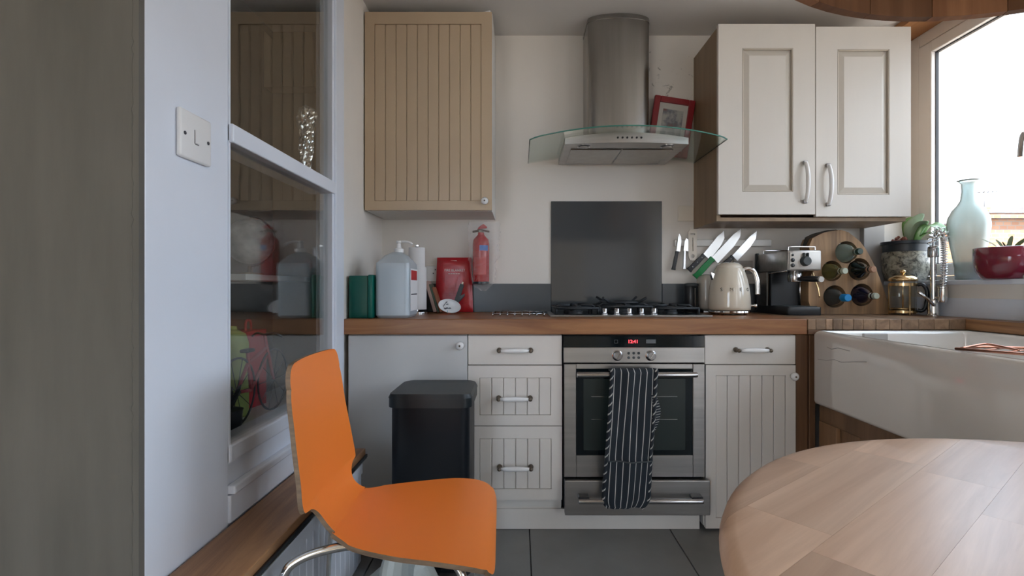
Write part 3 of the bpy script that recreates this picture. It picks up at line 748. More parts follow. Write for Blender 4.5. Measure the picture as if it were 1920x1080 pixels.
b = nb(); bx(b, .268, .694, 2.1036, 2.1045, .352, .650); obj('door_window', b, 'oven_inside', do)
for z in (.575, .480): obj('oven_shelf', box(.30, .66, 2.1028, 2.1036, z, z+.0016), 'chrome_dark', do)
b = nb(); M = T(.482, 2.060, .674) @ Matrix.Rotation(PI/2, 4, 'Y'); lathe(b, [(0, -.246), (.0105, -.246), (.0115, -.240), (.0115, .240), (.0105, .246), (0, .246)], seg=14, M=M)
for x in (.250, .714): bx(b, x-.008, x+.008, 2.062, 2.1045, .668, .680, .002, 1)
obj('handle', b, 'chrome_dark', do, smooth=2)
b = nb(); bx(b, .188, .788, 2.076, 2.112, .090, .234, .003)
dw = obj('warming_drawer', b, 'steel', ov)
b = nb(); M = T(.492, 2.036, .166) @ Matrix.Rotation(PI/2, 4, 'Y'); lathe(b, [(0, -.252), (.0095, -.252), (.0105, -.246), (.0105, .246), (.0095, .252), (0, .252)], seg=14, M=M)
obj('handle', b, 'chrome_dark', dw, smooth=2)
for x in (.262, .724): obj('handle_mount', box(x-.022, x+.022, 2.040, 2.077, .168, .182, .002, 1), 'black_plastic', dw)
q = nb()
for k in range(7): bx(q, .447+.006*k, .4515+.006*k, 2.0752, 2.0764, .1295, .1345)
o = obj('maker_mark', q, 'switch_slot', dw, label='tiny dark illegible maker mark'); o['kind'] = 'stuff'

# cooker hood
hd = thing('cooker_hood', 'stainless chimney cooker hood with a curved glass canopy', 'cooker hood', (.503, 2.5, 1.69))
prof = [(.346, 2.728), (.346, 2.565)]+[(.503-.157*math.cos(a), 2.565-.062*math.sin(a)) for a in [PI*k/18 for k in range(1, 18)]]+[(.660, 2.565), (.660, 2.728)]
b = nb(); prism(b, prof, 1.742, 2.398, 'z')
for f in b.faces: f.smooth = len(f.verts) == 4
obj('chimney', b, 'steel_hood', hd, smooth=2, auto=25)
b = nb(); prism(b, prof, 2.375, 2.392, 'z'); b.transform(T(.503, 2.7, 0) @ Matrix.Diagonal((1.008, 1.008, 1, 1)) @ T(-.503, -2.7, 0)) 
for v in b.verts: v.co.y = min(v.co.y, 2.7285)
obj('chimney_collar', b, 'steel_hood', hd)
def gz(x): return 1.740-.040*((x-.4955)/.4485)**2
def gfront(x):
    s = abs((x-.4955)/.4485); return 2.205+.058*s**2+.020*max(0, (s-.90)/.10)**2
b = nb(); N = 40
def top(u, v): x = .047+.8935*u; y = gfront(x)+(2.712-gfront(x))*v; return (x, y, gz(x)+.006)
def bot(u, v): x, y, z = top(u, v); return (x, y, z-.006)
A = grid(b, top, N, 6); B = grid(b, bot, N, 6)
gl = obj('glass_canopy', b, 'hood_glass', hd, smooth=True)
e = nb(); fr = [Vector(top(k/N, 0))-Vector((0, 0, .003)) for k in range(N+1)]
tube(e, fr, .0032, 6); obj('glass_edge', e, 'glass_edge', gl, smooth=True, label='green front edge of the glass')
e = nb()
for u in (0, 1): tube(e, [Vector(top(u, v/4))-Vector((0, 0, .003)) for v in range(5)], .0028, 6)
obj('glass_edge', e, 'glass_edge_dark', gl, smooth=True)
# body under the glass: shallow box with curved front strip
bot_z = 1.693
def bf(x): return 2.290+.030*((x-.495)/.285)**2
pl = [(.210, 2.705), (.210, bf(.21))]+[(.21+.57*k/16, bf(.21+.57*k/16)) for k in range(1, 16)]+[(.780, bf(.78)), (.780, 2.705)]
b = nb()
V0 = [b.verts.new((x, y, bot_z)) for x, y in pl]; V1 = [b.verts.new((x, y, gz(x)-.001)) for x, y in pl]
n = len(pl)
for k in range(n): b.faces.new((V0[k], V0[(k+1) % n], V1[(k+1) % n], V1[k]))
b.faces.new(V0[::-1]); b.faces.new(V1); bmesh.ops.recalc_face_normals(b, faces=b.faces[:])
hbdy = obj('body', b, 'steel', hd)
for a, c_ in ((.245, .487), (.493, .735)): obj('filter', box(a, c_, 2.40, 2.67, bot_z-.004, bot_z, .002, 1), 'steel_hood', hd)
for x in (.300, .690):
    q = nb(); lathe(q, [(0, bot_z-.005), (.028, bot_z-.005), (.032, bot_z-.003), (.032, bot_z)], (x, 2.352, 0), 20); lm = obj('lamp_ring', q, 'chrome_dark', hd, smooth=2)
    q = nb(); lathe(q, [(0, bot_z-.0065), (.022, bot_z-.0065), (.022, bot_z-.004)], (x, 2.352, 0), 20); obj('lamp_lens', q, 'plastic_grey', lm)
for k in range(6):
    x = .448+.0215*k; q = nb(); lathe(q, [(0, 0), (.005, 0), (.0045, .003), (0, .0035)], seg=10, M=T(x, bf(x), 1.715) @ Matrix.Rotation(PI/2, 4, 'X')); obj('button', q, 'black_plastic', hbdy, smooth=2)

# splashback and upstand
tag(obj('splashback', box(.171, .771, 2.722, 2.7295, .902, 1.4995, .001, 1), 'splash'), 'glossy slate-grey splashback panel behind the hob', 'splashback')
up = thing('upstand', 'low grey upstand along the back of the worktop', 'upstand', (.2, 2.72, .9))
obj('strip', box(-.742, .170, 2.716, 2.7295, .9005, 1.053, .001, 1), 'upstand', up); obj('strip', box(.772, 1.844, 2.716, 2.7295, .9005, 1.053, .001, 1), 'upstand', up)

# bench along the left wall
bn = thing('bench', 'low wooden-topped bench with white boarded front under the glazed screen', 'bench', (-.66, 1.45, 0))
obj('top', box(-.739, -.581, 1.002, 1.90, .385, .425, .003), 'bench_wood', bn)
obj('trim', box(-.5805, -.574, 1.002, 1.90, .392, .404, .001, 1), 'black_plastic', bn); obj('trim', box(-.5805, -.576, 1.002, 1.90, .386, .3905, .001, 1), 'chrome_dark', bn)
obj('carcass', box(-.739, -.612, 1.004, 1.885, .002, .384), 'white_gloss', bn)
obj('frieze', box(-.612, -.588, 1.002, 1.887, .335, .384, .002, 1), 'white_gloss', bn)
f0 = obj('plank', box(-.6115, -.594, 1.004, 1.048, .004, .334, .003, 1), 'white_gloss', bn)
for k in range(1, 20): copy_part(f0, bn, (f0.location.x, f0.location.y+.0443*k, f0.location.z))

# ================================================================ loose things
WT = .90            # worktop surface
RX = Matrix.Rotation(PI/2, 4, 'X')

# ---- orange chair (built facing +x, floor at z 0, origin under the back of the seat)
ch = thing('plywood_chair', 'bright orange moulded plywood chair with chrome legs', 'chair', (-.487, 1.305, 0), math.radians(2))
PR = [(-.050, 0, .858), (-.044, 0, .80), (-.031, 0, .70), (-.015, 0, .60), (-.004, 0, .53), (.012, 0, .487), (.045, 0, .459), (.10, 0, .449), (.20, 0, .445), (.30, 0, .443), (.370, 0, .434), (.409, 0, .418), (.426, 0, .393)]
HW = [.100, .168, .180, .190, .192, .132, .130, .176, .215, .238, .243, .228, .175]
NS, NT = 156, 16
prof = cat(PR, NS)
def halfw(k):
    u = k/NS*(len(HW)-1); i = min(int(u), len(HW)-2); t = u-i
    p0, p1, p2, p3 = HW[max(i-1, 0)], HW[i], HW[i+1], HW[min(i+2, len(HW)-1)]
    return .5*(2*p1+(p2-p0)*t+(2*p0-5*p1+4*p2-p3)*t*t+(3*p1-p0-3*p2+p3)*t**3)
def chw(k):
    """half width along the shell: rounded top corners, scooped waist, rounded front corners"""
    s = k/NS*(len(HW)-1)
    if s < 1.0: return .118+.052*math.sqrt(max(0, 1-(1-s)**2))
    if s > 11: return .150+.082*math.sqrt(max(0, 1-(s-11)**2))
    if 3.95 < s < 6.9:
        e = .190 if s < 5.0 else .172
        q = (s-5.0)/1.0 if s < 5.0 else (s-5.0)/1.9
        return e-(e-.122)*max(0, 1-q*q)**(.42 if s < 5.0 else .8)
    return halfw(k)
b = nb(); th = .011
fr_v, bk_v = [], []
for k in range(NS+1):
    p = prof[k]; tg = (prof[min(k+1, NS)]-prof[max(k-1, 0)]).normalized(); nr = Vector((-tg.z, 0, tg.x))
    if nr.z < 0 and k > NS*.5: nr = -nr
    if k <= NS*.5 and nr.x < 0: nr = -nr
    wv = chw(k); A, B = [], []
    for j in range(NT+1):
        v = -1+2*j/NT; cup = .010*(v*v) if k < NS*.5 else .0
        co = Vector((p.x+cup, v*wv, p.z))
        A.append(b.verts.new(co)); B.append(b.verts.new(co-nr*th))
    fr_v.append(A); bk_v.append(B)
for k in range(NS):
    for j in range(NT):
        f = b.faces.new((fr_v[k][j], fr_v[k+1][j], fr_v[k+1][j+1], fr_v[k][j+1])); f.smooth = True; f.material_index = 0
        f = b.faces.new((bk_v[k][j+1], bk_v[k+1][j+1], bk_v[k+1][j], bk_v[k][j])); f.smooth = True; f.material_index = 1
    for j in (0, NT):
        f = b.faces.new((fr_v[k][j], bk_v[k][j], bk_v[k+1][j], fr_v[k+1][j])); f.material_index = 1
for k in (0, NS):
    for j in range(NT): f = b.faces.new((fr_v[k][j], fr_v[k][j+1], bk_v[k][j+1], bk_v[k][j])); f.material_index = 1
bmesh.ops.recalc_face_normals(b, faces=b.faces[:])
obj('seat_shell', b, ['orange', 'ply_edge'], ch, world=False, smooth=2, auto=40, label='orange seat and back in one bent sheet with bare plywood edge')
for s in (-1, 1):
    q = nb(); tube(q, cat([(.16, s*.125, .430), (.06, s*.14, .428), (-.02, s*.155, .410), (-.055, s*.165, .37), (-.070, s*.175, .25), (-.085, s*.19, .004)], 30), .0105, 10); obj('leg', q, 'chrome', ch, world=False, smooth=True)
    q = nb(); tube(q, cat([(.16, s*.125, .426), (.26, s*.14, .420), (.33, s*.155, .395), (.355, s*.165, .35), (.365, s*.175, .25), (.38, s*.19, .004)], 30), .0105, 10); obj('leg', q, 'chrome', ch, world=False, smooth=True)
q = nb(); bx(q, .12, .20, -.13, .13, .420, .434, .003, 1); obj('bracket', q, 'black_plastic', ch, world=False)

# ---- round table
TX, TY, TR, TZ = .755, .385, .560, .7525
tb = thing('round_table', 'round pale wooden table of wide staves with a rounded rim', 'table', (TX, TY, 0))
ang = math.radians(38)
def table_disc():
    q = nb(); lathe(q, [(0, -.040), (TR-.030, -.040), (TR-.012, -.037), (TR-.002, -.026), (TR, -.018), (TR-.003, -.009), (TR-.010, -.002), (TR-.020, 0), (0, 0)], seg=120)
    bmesh.ops.remove_doubles(q, verts=q.verts[:], dist=1e-6); return q
disc = table_disc(); dme = bpy.data.meshes.new('disc'); disc.to_mesh(dme); disc.free()
def block(x0, x1, y0, y1):
    q = nb(); q.from_mesh(dme)
    for co, no in (((x0, 0, 0), (-1, 0, 0)), ((x1, 0, 0), (1, 0, 0)), ((0, y0, 0), (0, -1, 0)), ((0, y1, 0), (0, 1, 0))):
        bmesh.ops.bisect_plane(q, geom=q.verts[:]+q.edges[:]+q.faces[:], plane_co=co, plane_no=no, clear_outer=True, dist=1e-6)
        be = [e for e in q.edges if e.is_boundary]
        if be: bmesh.ops.holes_fill(q, edges=be, sides=0)
    for f in q.faces: f.smooth = True
    return q
rt = random.Random(5); yv = -.56
while yv < .56:
    y2 = min(.57, yv+rt.uniform(.085, .125))
    if .56-y2 < .05: y2 = .57
    xv = -.57-rt.uniform(0, .2)
    while xv < .56:
        x2 = xv+rt.uniform(.26, .46)
        if .56-x2 < .10: x2 = .60
        q = block(xv+.00012, x2-.00012, yv+.00012, y2-.00012)
        if len(q.verts) > 3:
            o = obj('stave', q, 'table_wood', tb, world=False, smooth=2, auto=40)
            o.location = (0, 0, TZ); o.rotation_euler = (0, 0, ang)
        else: q.free()
        xv = x2
    yv = y2
bpy.data.meshes.remove(dme)
q = nb(); lathe(q, [(0, .03), (.05, .03), (.045, .10), (.035, .35), (.05, .60), (.09, .70), (.09, .712), (0, .712)], seg=24); obj('pedestal', q, 'post_wood', tb, world=False, smooth=True)
for k in range(4):
    a = PI/4+k*PI/2; q = nb(); tube(q, cat([(.03*math.cos(a), .03*math.sin(a), .12), (.18*math.cos(a), .18*math.sin(a), .09), (.33*math.cos(a), .33*math.sin(a), .022)], 12), [.028-.001*i for i in range(13)], 10); obj('foot', q, 'post_wood', tb, world=False, smooth=True)

# ---- pendant lamp above the table: wooden drum of vertical staves
LZ, LR = 1.535, .527
pl = thing('pendant_lamp', 'wide wooden drum pendant lampshade hanging above the round table', 'lamp', (.748, .427, LZ))
NSV = 26
wv = 2*PI/NSV
for k in range(NSV):
    q = nb(); a0, a1 = k*wv+.0012+.08, (k+1)*wv-.0012+.08
    prs = [(LR*math.cos(a0+(a1-a0)*i/3), LR*math.sin(a0+(a1-a0)*i/3)) for i in range(4)]; ins = [(x*.968, y*.968) for x, y in prs]
    prism(q, prs+ins[::-1], 0, .30, 'z')
    obj('stave', q, 'shade_wood', pl, world=False)
q = nb(); lathe(q, [(.05, .31), (LR*.97, .31), (LR*.97, .30), (.05, .30), (.05, .31)], seg=48); obj('top_disc', q, 'shade_wood', pl, world=False, smooth=2)
q = nb(); tube(q, [(0, 0, .22), (0, 0, ZC-LZ-.02)], .004, 8); obj('cord', q, 'black_plastic', pl, world=False)
q = nb(); lathe(q, [(0, ZC-LZ-.002), (.05, ZC-LZ-.002), (.05, ZC-LZ-.015), (.01, ZC-LZ-.03), (0, ZC-LZ-.03)], seg=24); obj('ceiling_rose', q, 'plastic_white', pl, world=False, smooth=True)
q = nb(); lathe(q, [(0, .10), (.03, .115), (.04, .15), (.03, .19), (.016, .215), (.016, .24), (0, .24)], seg=20); obj('bulb', q, 'plastic_white', pl, world=False, smooth=True)

# ---- pedal bin
bi = thing('pedal_bin', 'tall black rectangular pedal bin in front of the pale panel', 'bin', (-.318, 1.92, 0))
obj('body', vbevbox(-.463, -.180, 1.795, 2.045, .012, .605, .035, 5), 'bin_body', bi, smooth=2)
obj('rim', vbevbox(-.472, -.170, 1.785, 2.055, .603, .636, .038, 5), 'bin_lid', bi, smooth=2)
q = vbevbox(-.474, -.168, 1.783, 2.057, .6365, .655, .038, 5)
for v in q.verts:
    if v.co.z > .65: v.co.z += .010*(1-((v.co.x+.321)/.153)**2)*.6-.004; v.co.x = -.321+(v.co.x+.321)*.95
obj('lid', q, 'bin_lid', bi, smooth=2)
obj('pedal', box(-.36, -.28, 1.745, 1.80, .020, .034, .004), 'chrome_dark', bi); obj('base', vbevbox(-.468, -.175, 1.79, 2.05, .002, .014, .035, 4), 'rubber', bi)
# crumpled clear bag on the floor under the chair
q = nb()
def bagf(u, v):
    p = Vector((-.55+.30*u, 1.60+.12*v, .02)); h = .16*math.sin(PI*min(1, max(0, u*.95+.02)))*math.sin(PI*v)
    nn = noise.noise_vector(p*17)*.035
    return (p.x+nn.x, p.y+nn.y, max(.004, .006+h+nn.z*1.6))
grid(q, bagf, 22, 14, smooth=False)
tag(obj('plastic_bag', q, 'bag_film'), 'crumpled pale grey plastic bag on the floor under the chair', 'bag')

# ---- electrical plates
sw = thing('light_switch', 'square white light switch on the white wall stub', 'switch', (XL+.0, 1.143, 1.317))
q = box(XL+.0005, XL+.012, 1.088, 1.198, 1.317, 1.424, .005, 3); obj('plate', q, 'plastic_white', sw, smooth=2)
q = nb(); bx(q, XL+.0112, XL+.0145, 1.136, 1.150, 1.357, 1.386, .001, 1); obj('rocker', q, 'plastic_white', sw)
q = nb(); bx(q, XL+.0118, XL+.0125, 1.1345, 1.136, 1.356, 1.387); bx(q, XL+.0118, XL+.0125, 1.136, 1.150, 1.3545, 1.356); obj('rocker_shadow_gap', q, 'switch_slot', sw)
for y in (1.102, 1.184):
    q = nb(); lathe(q, [(0, .002), (.0042, .002), (.0042, 0)], seg=10, M=T(XL+.0112, y, 1.3705) @ Matrix.Rotation(PI/2, 4, 'Y')); obj('screw', q, 'switch_slot', sw)
def socket(label, x0, x1, z0, z1, m, pins):
    s = thing('wall_socket', label, 'socket', ((x0+x1)/2, 2.729, z0)); obj('plate', box(x0, x1, 2.7205, 2.7295, z0, z1, .002), m, s)
    for x, z in pins:
        for a, c_ in ((0, .011), (-.011, -.009), (.011, -.009)): obj('pin_hole', box(x+a-.0028, x+a+.0028, 2.7195, 2.7215, z+c_-.0035, z+c_+.0035), 'switch_slot', s)
socket('white double socket behind the kitchen roll and fire blanket', -.515, -.400, 1.066, 1.15, 'plastic_white', [(-.455, 1.118)])
socket('pale blank wall plate beside the brown cupboard side', .858, .943, 1.392, 1.475, 'beige_plastic', [])
socket('grey metal socket on the wall behind the kettle', 1.158, 1.262, 1.105, 1.178, 'plastic_grey', [(1.20, 1.14)])

# ---- oven glove
gv = thing('oven_glove', 'navy pinstriped double oven glove hanging over the oven handle', 'oven glove', (.45, 2.05, .14))
def gpt(u, v, off=0):
    """u across, v from the back flap over the bar down the front"""
    xl, xr = .374+(.336-.374)*max(0, v-.18)/.82, .556+(.520-.556)*max(0, v-.18)/.82
    rnd = max(0, (v-.93)/.07); wdt = (xr-xl)*(1-.22*rnd**2); xc = (xl+xr)/2-.004*rnd
    x = xc+(u-.5)*wdt
    if v < .12: z = .688-.10*(1-v/.12); y = 2.082
    elif v < .18:
        a = PI*(v-.12)/.06; y = 2.060+.022*math.cos(a); z = .674+.016+.012*math.sin(a)
    else: z = .690-(v-.18)/.82*.548; y = 2.038
    w_ = .006*math.sin(7*u+9*v)+.004*math.sin(15*u-4*v)
    y += (w_-.010*math.sin(PI*u) if v >= .18 else 0)
    if v > .70 and v >= .18: y -= .006
    return (x, y-off, z)
q = nb(); grid(q, lambda u, v: gpt(u, v, .0), 28, 60, uv=True); obj('cloth', q, 'glove', gv, smooth=True)
q = nb(); grid(q, lambda u, v: gpt(.03+.94*u, .715+.272*v, .009+.004*math.sin(PI*u)), 24, 16, uv=True); obj('pocket', q, 'glove', gv, smooth=True, label='stitched hand pocket at the end')
for u0, u1 in ((-.035, .045), (.955, 1.035)):
    q = nb(); grid(q, lambda u, v: gpt(u0+(u1-u0)*u, .12+.88*v, .006+.007*math.sin(PI*u)), 6, 60, uv=True); obj('binding', q, 'glove_edge', gv, smooth=True, label='edge binding with pale dashes')
q = nb()
for k in range(24):
    pass
tube(q, [Vector(gpt(.02+.96*k/24, .712, .014)) for k in range(25)], .003, 6); obj('seam', q, 'dark_grey', gv, smooth=True)
q = nb(); grid(q, lambda u, v: (.553+.022*math.sin(PI*min(1, v*1.0))*(.3+.7*u)-.02*(1-u)-.028*max(0, v-.35), 2.030+.010*u, .60-.18*v), 6, 18, uv=True); obj('thumb', q, 'glove_edge', gv, smooth=True)

# ---- red picture frame on the hood
def rotM(x, y, z, ay=0, ax=0): return T(x, y, z) @ Matrix.Rotation(ax, 4, 'X') @ Matrix.Rotation(ay, 4, 'Y')
M = rotM(.786, 2.690, gz(.875)+.026, math.radians(9), math.radians(-2))
pf = thing('picture_frame', 'red picture frame leaning crooked on the cooker hood glass', 'picture', (.786, 2.69, gz(.80)))
q = nb(); W_, H_, B_ = .109, .315, .032
for a in ((-W_, -W_+B_, 0, H_), (W_-B_, W_, 0, H_), (-W_+B_, W_-B_, 0, B_), (-W_+B_, W_-B_, H_-B_, H_)): bx(q, a[0], a[1], -.012, .010, a[2], a[3], .004, 2, M=M)
obj('frame', q, 'frame_red', pf)
q = box(-W_+B_, W_-B_, -.002, .006, B_, H_-B_, M=M); obj('mount', q, 'mount', pf)
q = box(-.054, .056, -.0035, -.0018, .066, .250, M=M); obj('drawing', q, 'sketch', pf, label='faint grey and pink drawing')

# ---- worktop, left: green box, sanitiser can, kitchen roll, books, blanket, dish
gb = thing('first_aid_box', 'dark green plastic box standing on end by the white post', 'box', (-.675, 2.26, WT))
obj('body', vbevbox(-.732, -.650, 2.155, 2.37, WT+.001, 1.083, .006, 2, .004), 'green_box', gb, smooth=2); obj('lid', vbevbox(-.6495, -.628, 2.150, 2.375, WT+.001, 1.087, .006, 2, .004), 'green_box_lid', gb, smooth=2)
obj('catch', box(-.6285, -.6245, 2.22, 2.26, .98, 1.02, .002), 'black_plastic', gb)
cn = thing('sanitiser_can', 'tall translucent plastic can of clear liquid with a white pump', 'bottle', (-.545, 2.25, WT))
def canring(z, hx, hy, r, n=6):
    out = []
    for cx, cy, a0 in ((hx-r, hy-r, 0), (-hx+r, hy-r, PI/2), (-hx+r, -hy+r, PI), (hx-r, -hy+r, 3*PI/2)):
        for k in range(n+1): a = a0+PI/2*k/n; out.append((-.548+cx+r*math.cos(a), 2.255+cy+r*math.sin(a), z))
    return out
def loft(rs, cap=True):
    b = nb(); R = [[b.verts.new(p) for p in r] for r in rs]; n = len(R[0])
    for A, B in zip(R, R[1:]):
        for k in range(n): f = b.faces.new((A[k], A[(k+1) % n], B[(k+1) % n], B[k])); f.smooth = True
    if cap: b.faces.new(R[0][::-1]); b.faces.new(R[-1])
    bmesh.ops.recalc_face_normals(b, faces=b.faces[:]); return b
obj('body', loft([canring(WT+.001, .066, .088, .02), canring(WT+.012, .074, .096, .022), canring(1.118, .074, .096, .022), canring(1.138, .072, .094, .022), canring(1.172, .047, .058, .022), canring(1.190, .022, .022, .021)]), 'can_plastic', cn, smooth=2)
obj('liquid', loft([canring(WT+.006, .062, .084, .02), canring(WT+.014, .070, .092, .022), canring(1.116, .070, .092, .022)]), 'can_liquid', cn, smooth=2)
q = nb(); lathe(q, [(0, 1.189), (.021, 1.189), (.021, 1.205), (.010, 1.209), (.008, 1.231), (.012, 1.233), (.012, 1.241), (0, 1.242)], (-.540, 2.255, 0), 20)
tube(q, cat([(-.540, 2.255, 1.236), (-.515, 2.25, 1.238), (-.490, 2.246, 1.233), (-.478, 2.244, 1.223)], 10), .0052, 8); obj('pump', q, 'plastic_white', cn, smooth=2)
lb = obj('label', box(-.4735, -.4725, 2.185, 2.325, .93, 1.115), 'paper', cn)
obj('print', box(-.4727, -.4722, 2.195, 2.315, 1.065, 1.108), 'red_label', lb); obj('print', box(-.4727, -.4722, 2.195, 2.315, 1.0, 1.005), 'print_dark', lb)
kr = thing('kitchen_roll', 'white kitchen roll on a chrome stand behind the sanitiser can', 'kitchen roll', (-.520, 2.55, WT))
q = nb(); lathe(q, [(0, .9005), (.060, .9005), (.060, .910), (.012, .914), (.008, 1.236), (.012, 1.24), (.012, 1.248), (0, 1.249)], (-.520, 2.55, 0), 24); obj('stand', q, 'chrome', kr, smooth=2)
q = nb(); lathe(q, [(.012, .922), (.048, .922), (.048, 1.135), (.012, 1.135)], (-.520, 2.55, 0), 32); obj('roll', q, 'paper', kr, smooth=2)
q = nb(); lathe(q, [(.012, 1.1355), (.041, 1.1355), (.041, 1.234), (.012, 1.234)], (-.520, 2.55, 0), 32); obj('roll', q, 'paper', kr, smooth=2)
for (nm, lbl, x, tilt, h, th_, m) in (('notebook', 'slim pinkish booklet leaning beside the kitchen roll', -.444, -.28, .165, .016, 'book_a'), ('notebook', 'slim dark green booklet leaning between two other booklets', -.424, -.30, .150, .009, 'book_b'), ('notebook', 'slim rust-brown booklet leaning nearest the fire blanket', -.411, -.32, .135, .008, 'book_c')):
    M = T(x+.002, 2.585, WT+.0036+.001) @ Matrix.Rotation(tilt, 4, 'Y'); bk = thing(nm, lbl, 'booklet', (x, 2.6, WT))
    obj('cover', box(0, th_, 0, .095, 0, h, .001, 1, M=M), m, bk); obj('pages', box(.001, th_-.001, .003, .0955, .002, h-.002, M=M), 'paper', bk)
# fire blanket packet leaning on the wall
fb = thing('fire_blanket', 'shiny red fire blanket packet leaning on the wall', 'packet', (-.357, 2.68, WT))
M = T(-.350, 2.690, WT+.0015) @ Matrix.Rotation(math.radians(-2.5), 4, 'X')
q = nb()
def pk(s):
    def f(u, v):
        e = (1-abs(2*u-1)**6)*(1-abs(2*v-1)**8); x = -.092+.184*u+.010*(1-v)*(2*u-1); z = .292*v
        return M @ Vector((x, s*(.0015+.013*e)+.002*noise.noise(Vector((x*30, z*30, s))), z))
    return f
grid(q, pk(-1), 20, 26); grid(q, pk(1), 20, 26); bmesh.ops.remove_doubles(q, verts=q.verts[:], dist=.0005)
obj('packet', q, 'red_foil', fb, smooth=True)
def flat(s, size, x, z, m='print_white', par=fb, MM=None):
    tx = text(s, size, .0002); tx.transform((MM or M) @ T(x, -.0165, z) @ UP); obj('lettering', tx, m, par)
flat('FIRE BLANKET', .0175, .005, .222)
for k in range(5): obj('small_print', box(-.030+.013*k, -.020+.013*k, -.0172, -.0167, .202, .206, M=M), 'print_white', fb)
obj('small_print', box(-.018, .014, -.0100, -.0092, .270, .276, M=M), 'print_white', fb)
for k in range(7):
    tx = box(-.05, .045-.012*(k % 3), -.0172, -.0167, .128-.009*k, .130-.009*k, M=M); obj('small_print', tx, 'red_label', fb)
# black lighter leaning on the packet
lt = thing('gas_lighter', 'dark grey hob lighter leaning against the fire blanket packet', 'lighter', (-.32, 2.60, WT))
M2 = T(-.345, 2.585, WT+.006) @ Matrix.Rotation(math.radians(17), 4, 'Y') @ Matrix.Rotation(math.radians(-14), 4, 'X')
q = nb(); prism(q, [(-.010, 0), (.012, 0), (.016, .06), (.034, .10), (.030, .112), (.014, .095), (.013, .155), (-.008, .155)], -.006, .006, 'y', .001, M=M2); obj('grip', q, 'dark_grey', lt)
obj('nozzle', box(-.002, .007, -.003, .003, .155, .168, M=M2), 'chrome', lt)
# oval dish
dm = T(-.343, 2.475, .9385) @ Matrix.Rotation(math.radians(-62), 4, 'X') @ Matrix.Rotation(math.radians(0), 4, 'Z')
ds = thing('oval_dish', 'small oval white dish with a dark printed sprig propped on edge', 'dish', (-.343, 2.475, WT))
MO = T(-.343, 2.470, .9395) @ Matrix.Rotation(math.radians(12), 4, 'Y') @ Matrix.Rotation(math.radians(68), 4, 'X') @ Matrix.Diagonal((1, .62, 1, 1))
q = nb(); lathe(q, [(0, .0), (.045, .001), (.054, .007), (.056, .008), (.053, .003), (.045, -.004), (0, -.005)], seg=32, M=MO); obj('bowl', q, 'china', ds, smooth=True)
for pts, r, m in (([(-.030, -.010), (-.024, .012), (-.016, .026)], .0011, 'print_dark'), ([(-.026, -.016), (-.008, -.018), (.006, -.014)], .0011, 'print_dark'), ([(-.004, -.030), (-.001, -.044)], .0016, 'print_teal')):
    q = nb(); tube(q, [MO @ Vector((x, y*1.3, .0022)) for x, y in pts], r, 6); obj('printed_stem', q, m, ds)
for x, y, an in ((-.014, .010, .5), (-.020, .022, 1.2), (-.010, -.012, .3), (.004, -.010, -.2), (-.018, -.022, .1)):
    q = nb(); lathe(q, [(0, .0008), (.0035, .0006), (.0045, 0)], seg=10, M=MO @ T(x, y*1.3, .002) @ Matrix.Rotation(an, 4, 'Z') @ Matrix.Diagonal((1.5, .7, 1, 1))); obj('printed_leaf', q, 'print_dark', ds)
# fire extinguisher hung on the wall in a clear bag
fe = thing('fire_extinguisher', 'small red fire extinguisher in a clear bag on the wall', 'fire extinguisher', (-.212, 2.64, 1.045))
EX = -.203; EY = 2.655
q = nb(); lathe(q, [(0, 1.050), (.040, 1.050), (.044, 1.056), (.044, 1.262), (.040, 1.285), (.022, 1.305), (.016, 1.312), (.016, 1.322), (0, 1.322)], (EX, EY, 0), 28); obj('cylinder', q, 'red_paint', fe, smooth=2)
q = nb(); lathe(q, [(.0435, 1.050), (.0452, 1.052), (.0452, 1.062), (.0435, 1.064)], (EX, EY, 0), 28); obj('base_ring', q, 'black_plastic', fe, smooth=2)
q = nb(); bx(q, EX-.014, EX+.014, EY-.014, EY+.014, 1.320, 1.338, .003, 1); tube(q, [(EX-.012, EY-.012, 1.332), (EX-.042, EY-.020, 1.324)], .006, 8); tube(q, [(EX, EY-.01, 1.335), (EX+.045, EY-.012, 1.326)], .005, 8); obj('valve', q, 'brass_aged', fe, smooth=2)
q = nb(); prism(q, [(EX-.020, 1.338), (EX+.030, 1.345), (EX+.034, 1.352), (EX+.012, 1.368), (EX-.010, 1.352)], EY-.008, EY+.008, 'y', .002); obj('lever', q, 'red_paint', fe)
q = nb(); grid(q, lambda u, v: (EX+.0446*math.sin(-.1+1.1*u), EY-.0446*math.cos(-.1+1.1*u), 1.225+.028*v), 8, 2); obj('sticker', q, 'blue_label', fe, smooth=True)
q = nb(); grid(q, lambda u, v: (EX+.0444*math.sin(-.9+1.6*u), EY-.0444*math.cos(-.9+1.6*u), 1.10+.09*v), 8, 2); obj('sticker', q, 'red_label', fe, smooth=True)
q = nb()
def bag(u, v):
    a = 2*PI*u; z = 1.015+.365*v; r = .047+.012*math.sin(PI*v)+.026*v
    if v < .1: r *= .25+.75*(v/.1)
    p = Vector((math.cos(a)*3, math.sin(a)*3, v*9)); nn = noise.noise(p)*.012+noise.noise(p*2.7)*.010
    return (EX+.010+(r+nn+.014*v*(math.cos(a) > 0))*math.cos(a), min(2.724, EY+(r*.85+nn)*math.sin(a)), z)
grid(q, bag, 34, 34, smooth=False); obj('plastic_wrap', q, 'clear_film', fe, label='clear crinkled plastic wrap')
obj('wall_bracket', box(EX-.015, EX+.015, EY+.043, 2.7295, 1.12, 1.24, .003), 'black_plastic', fe)
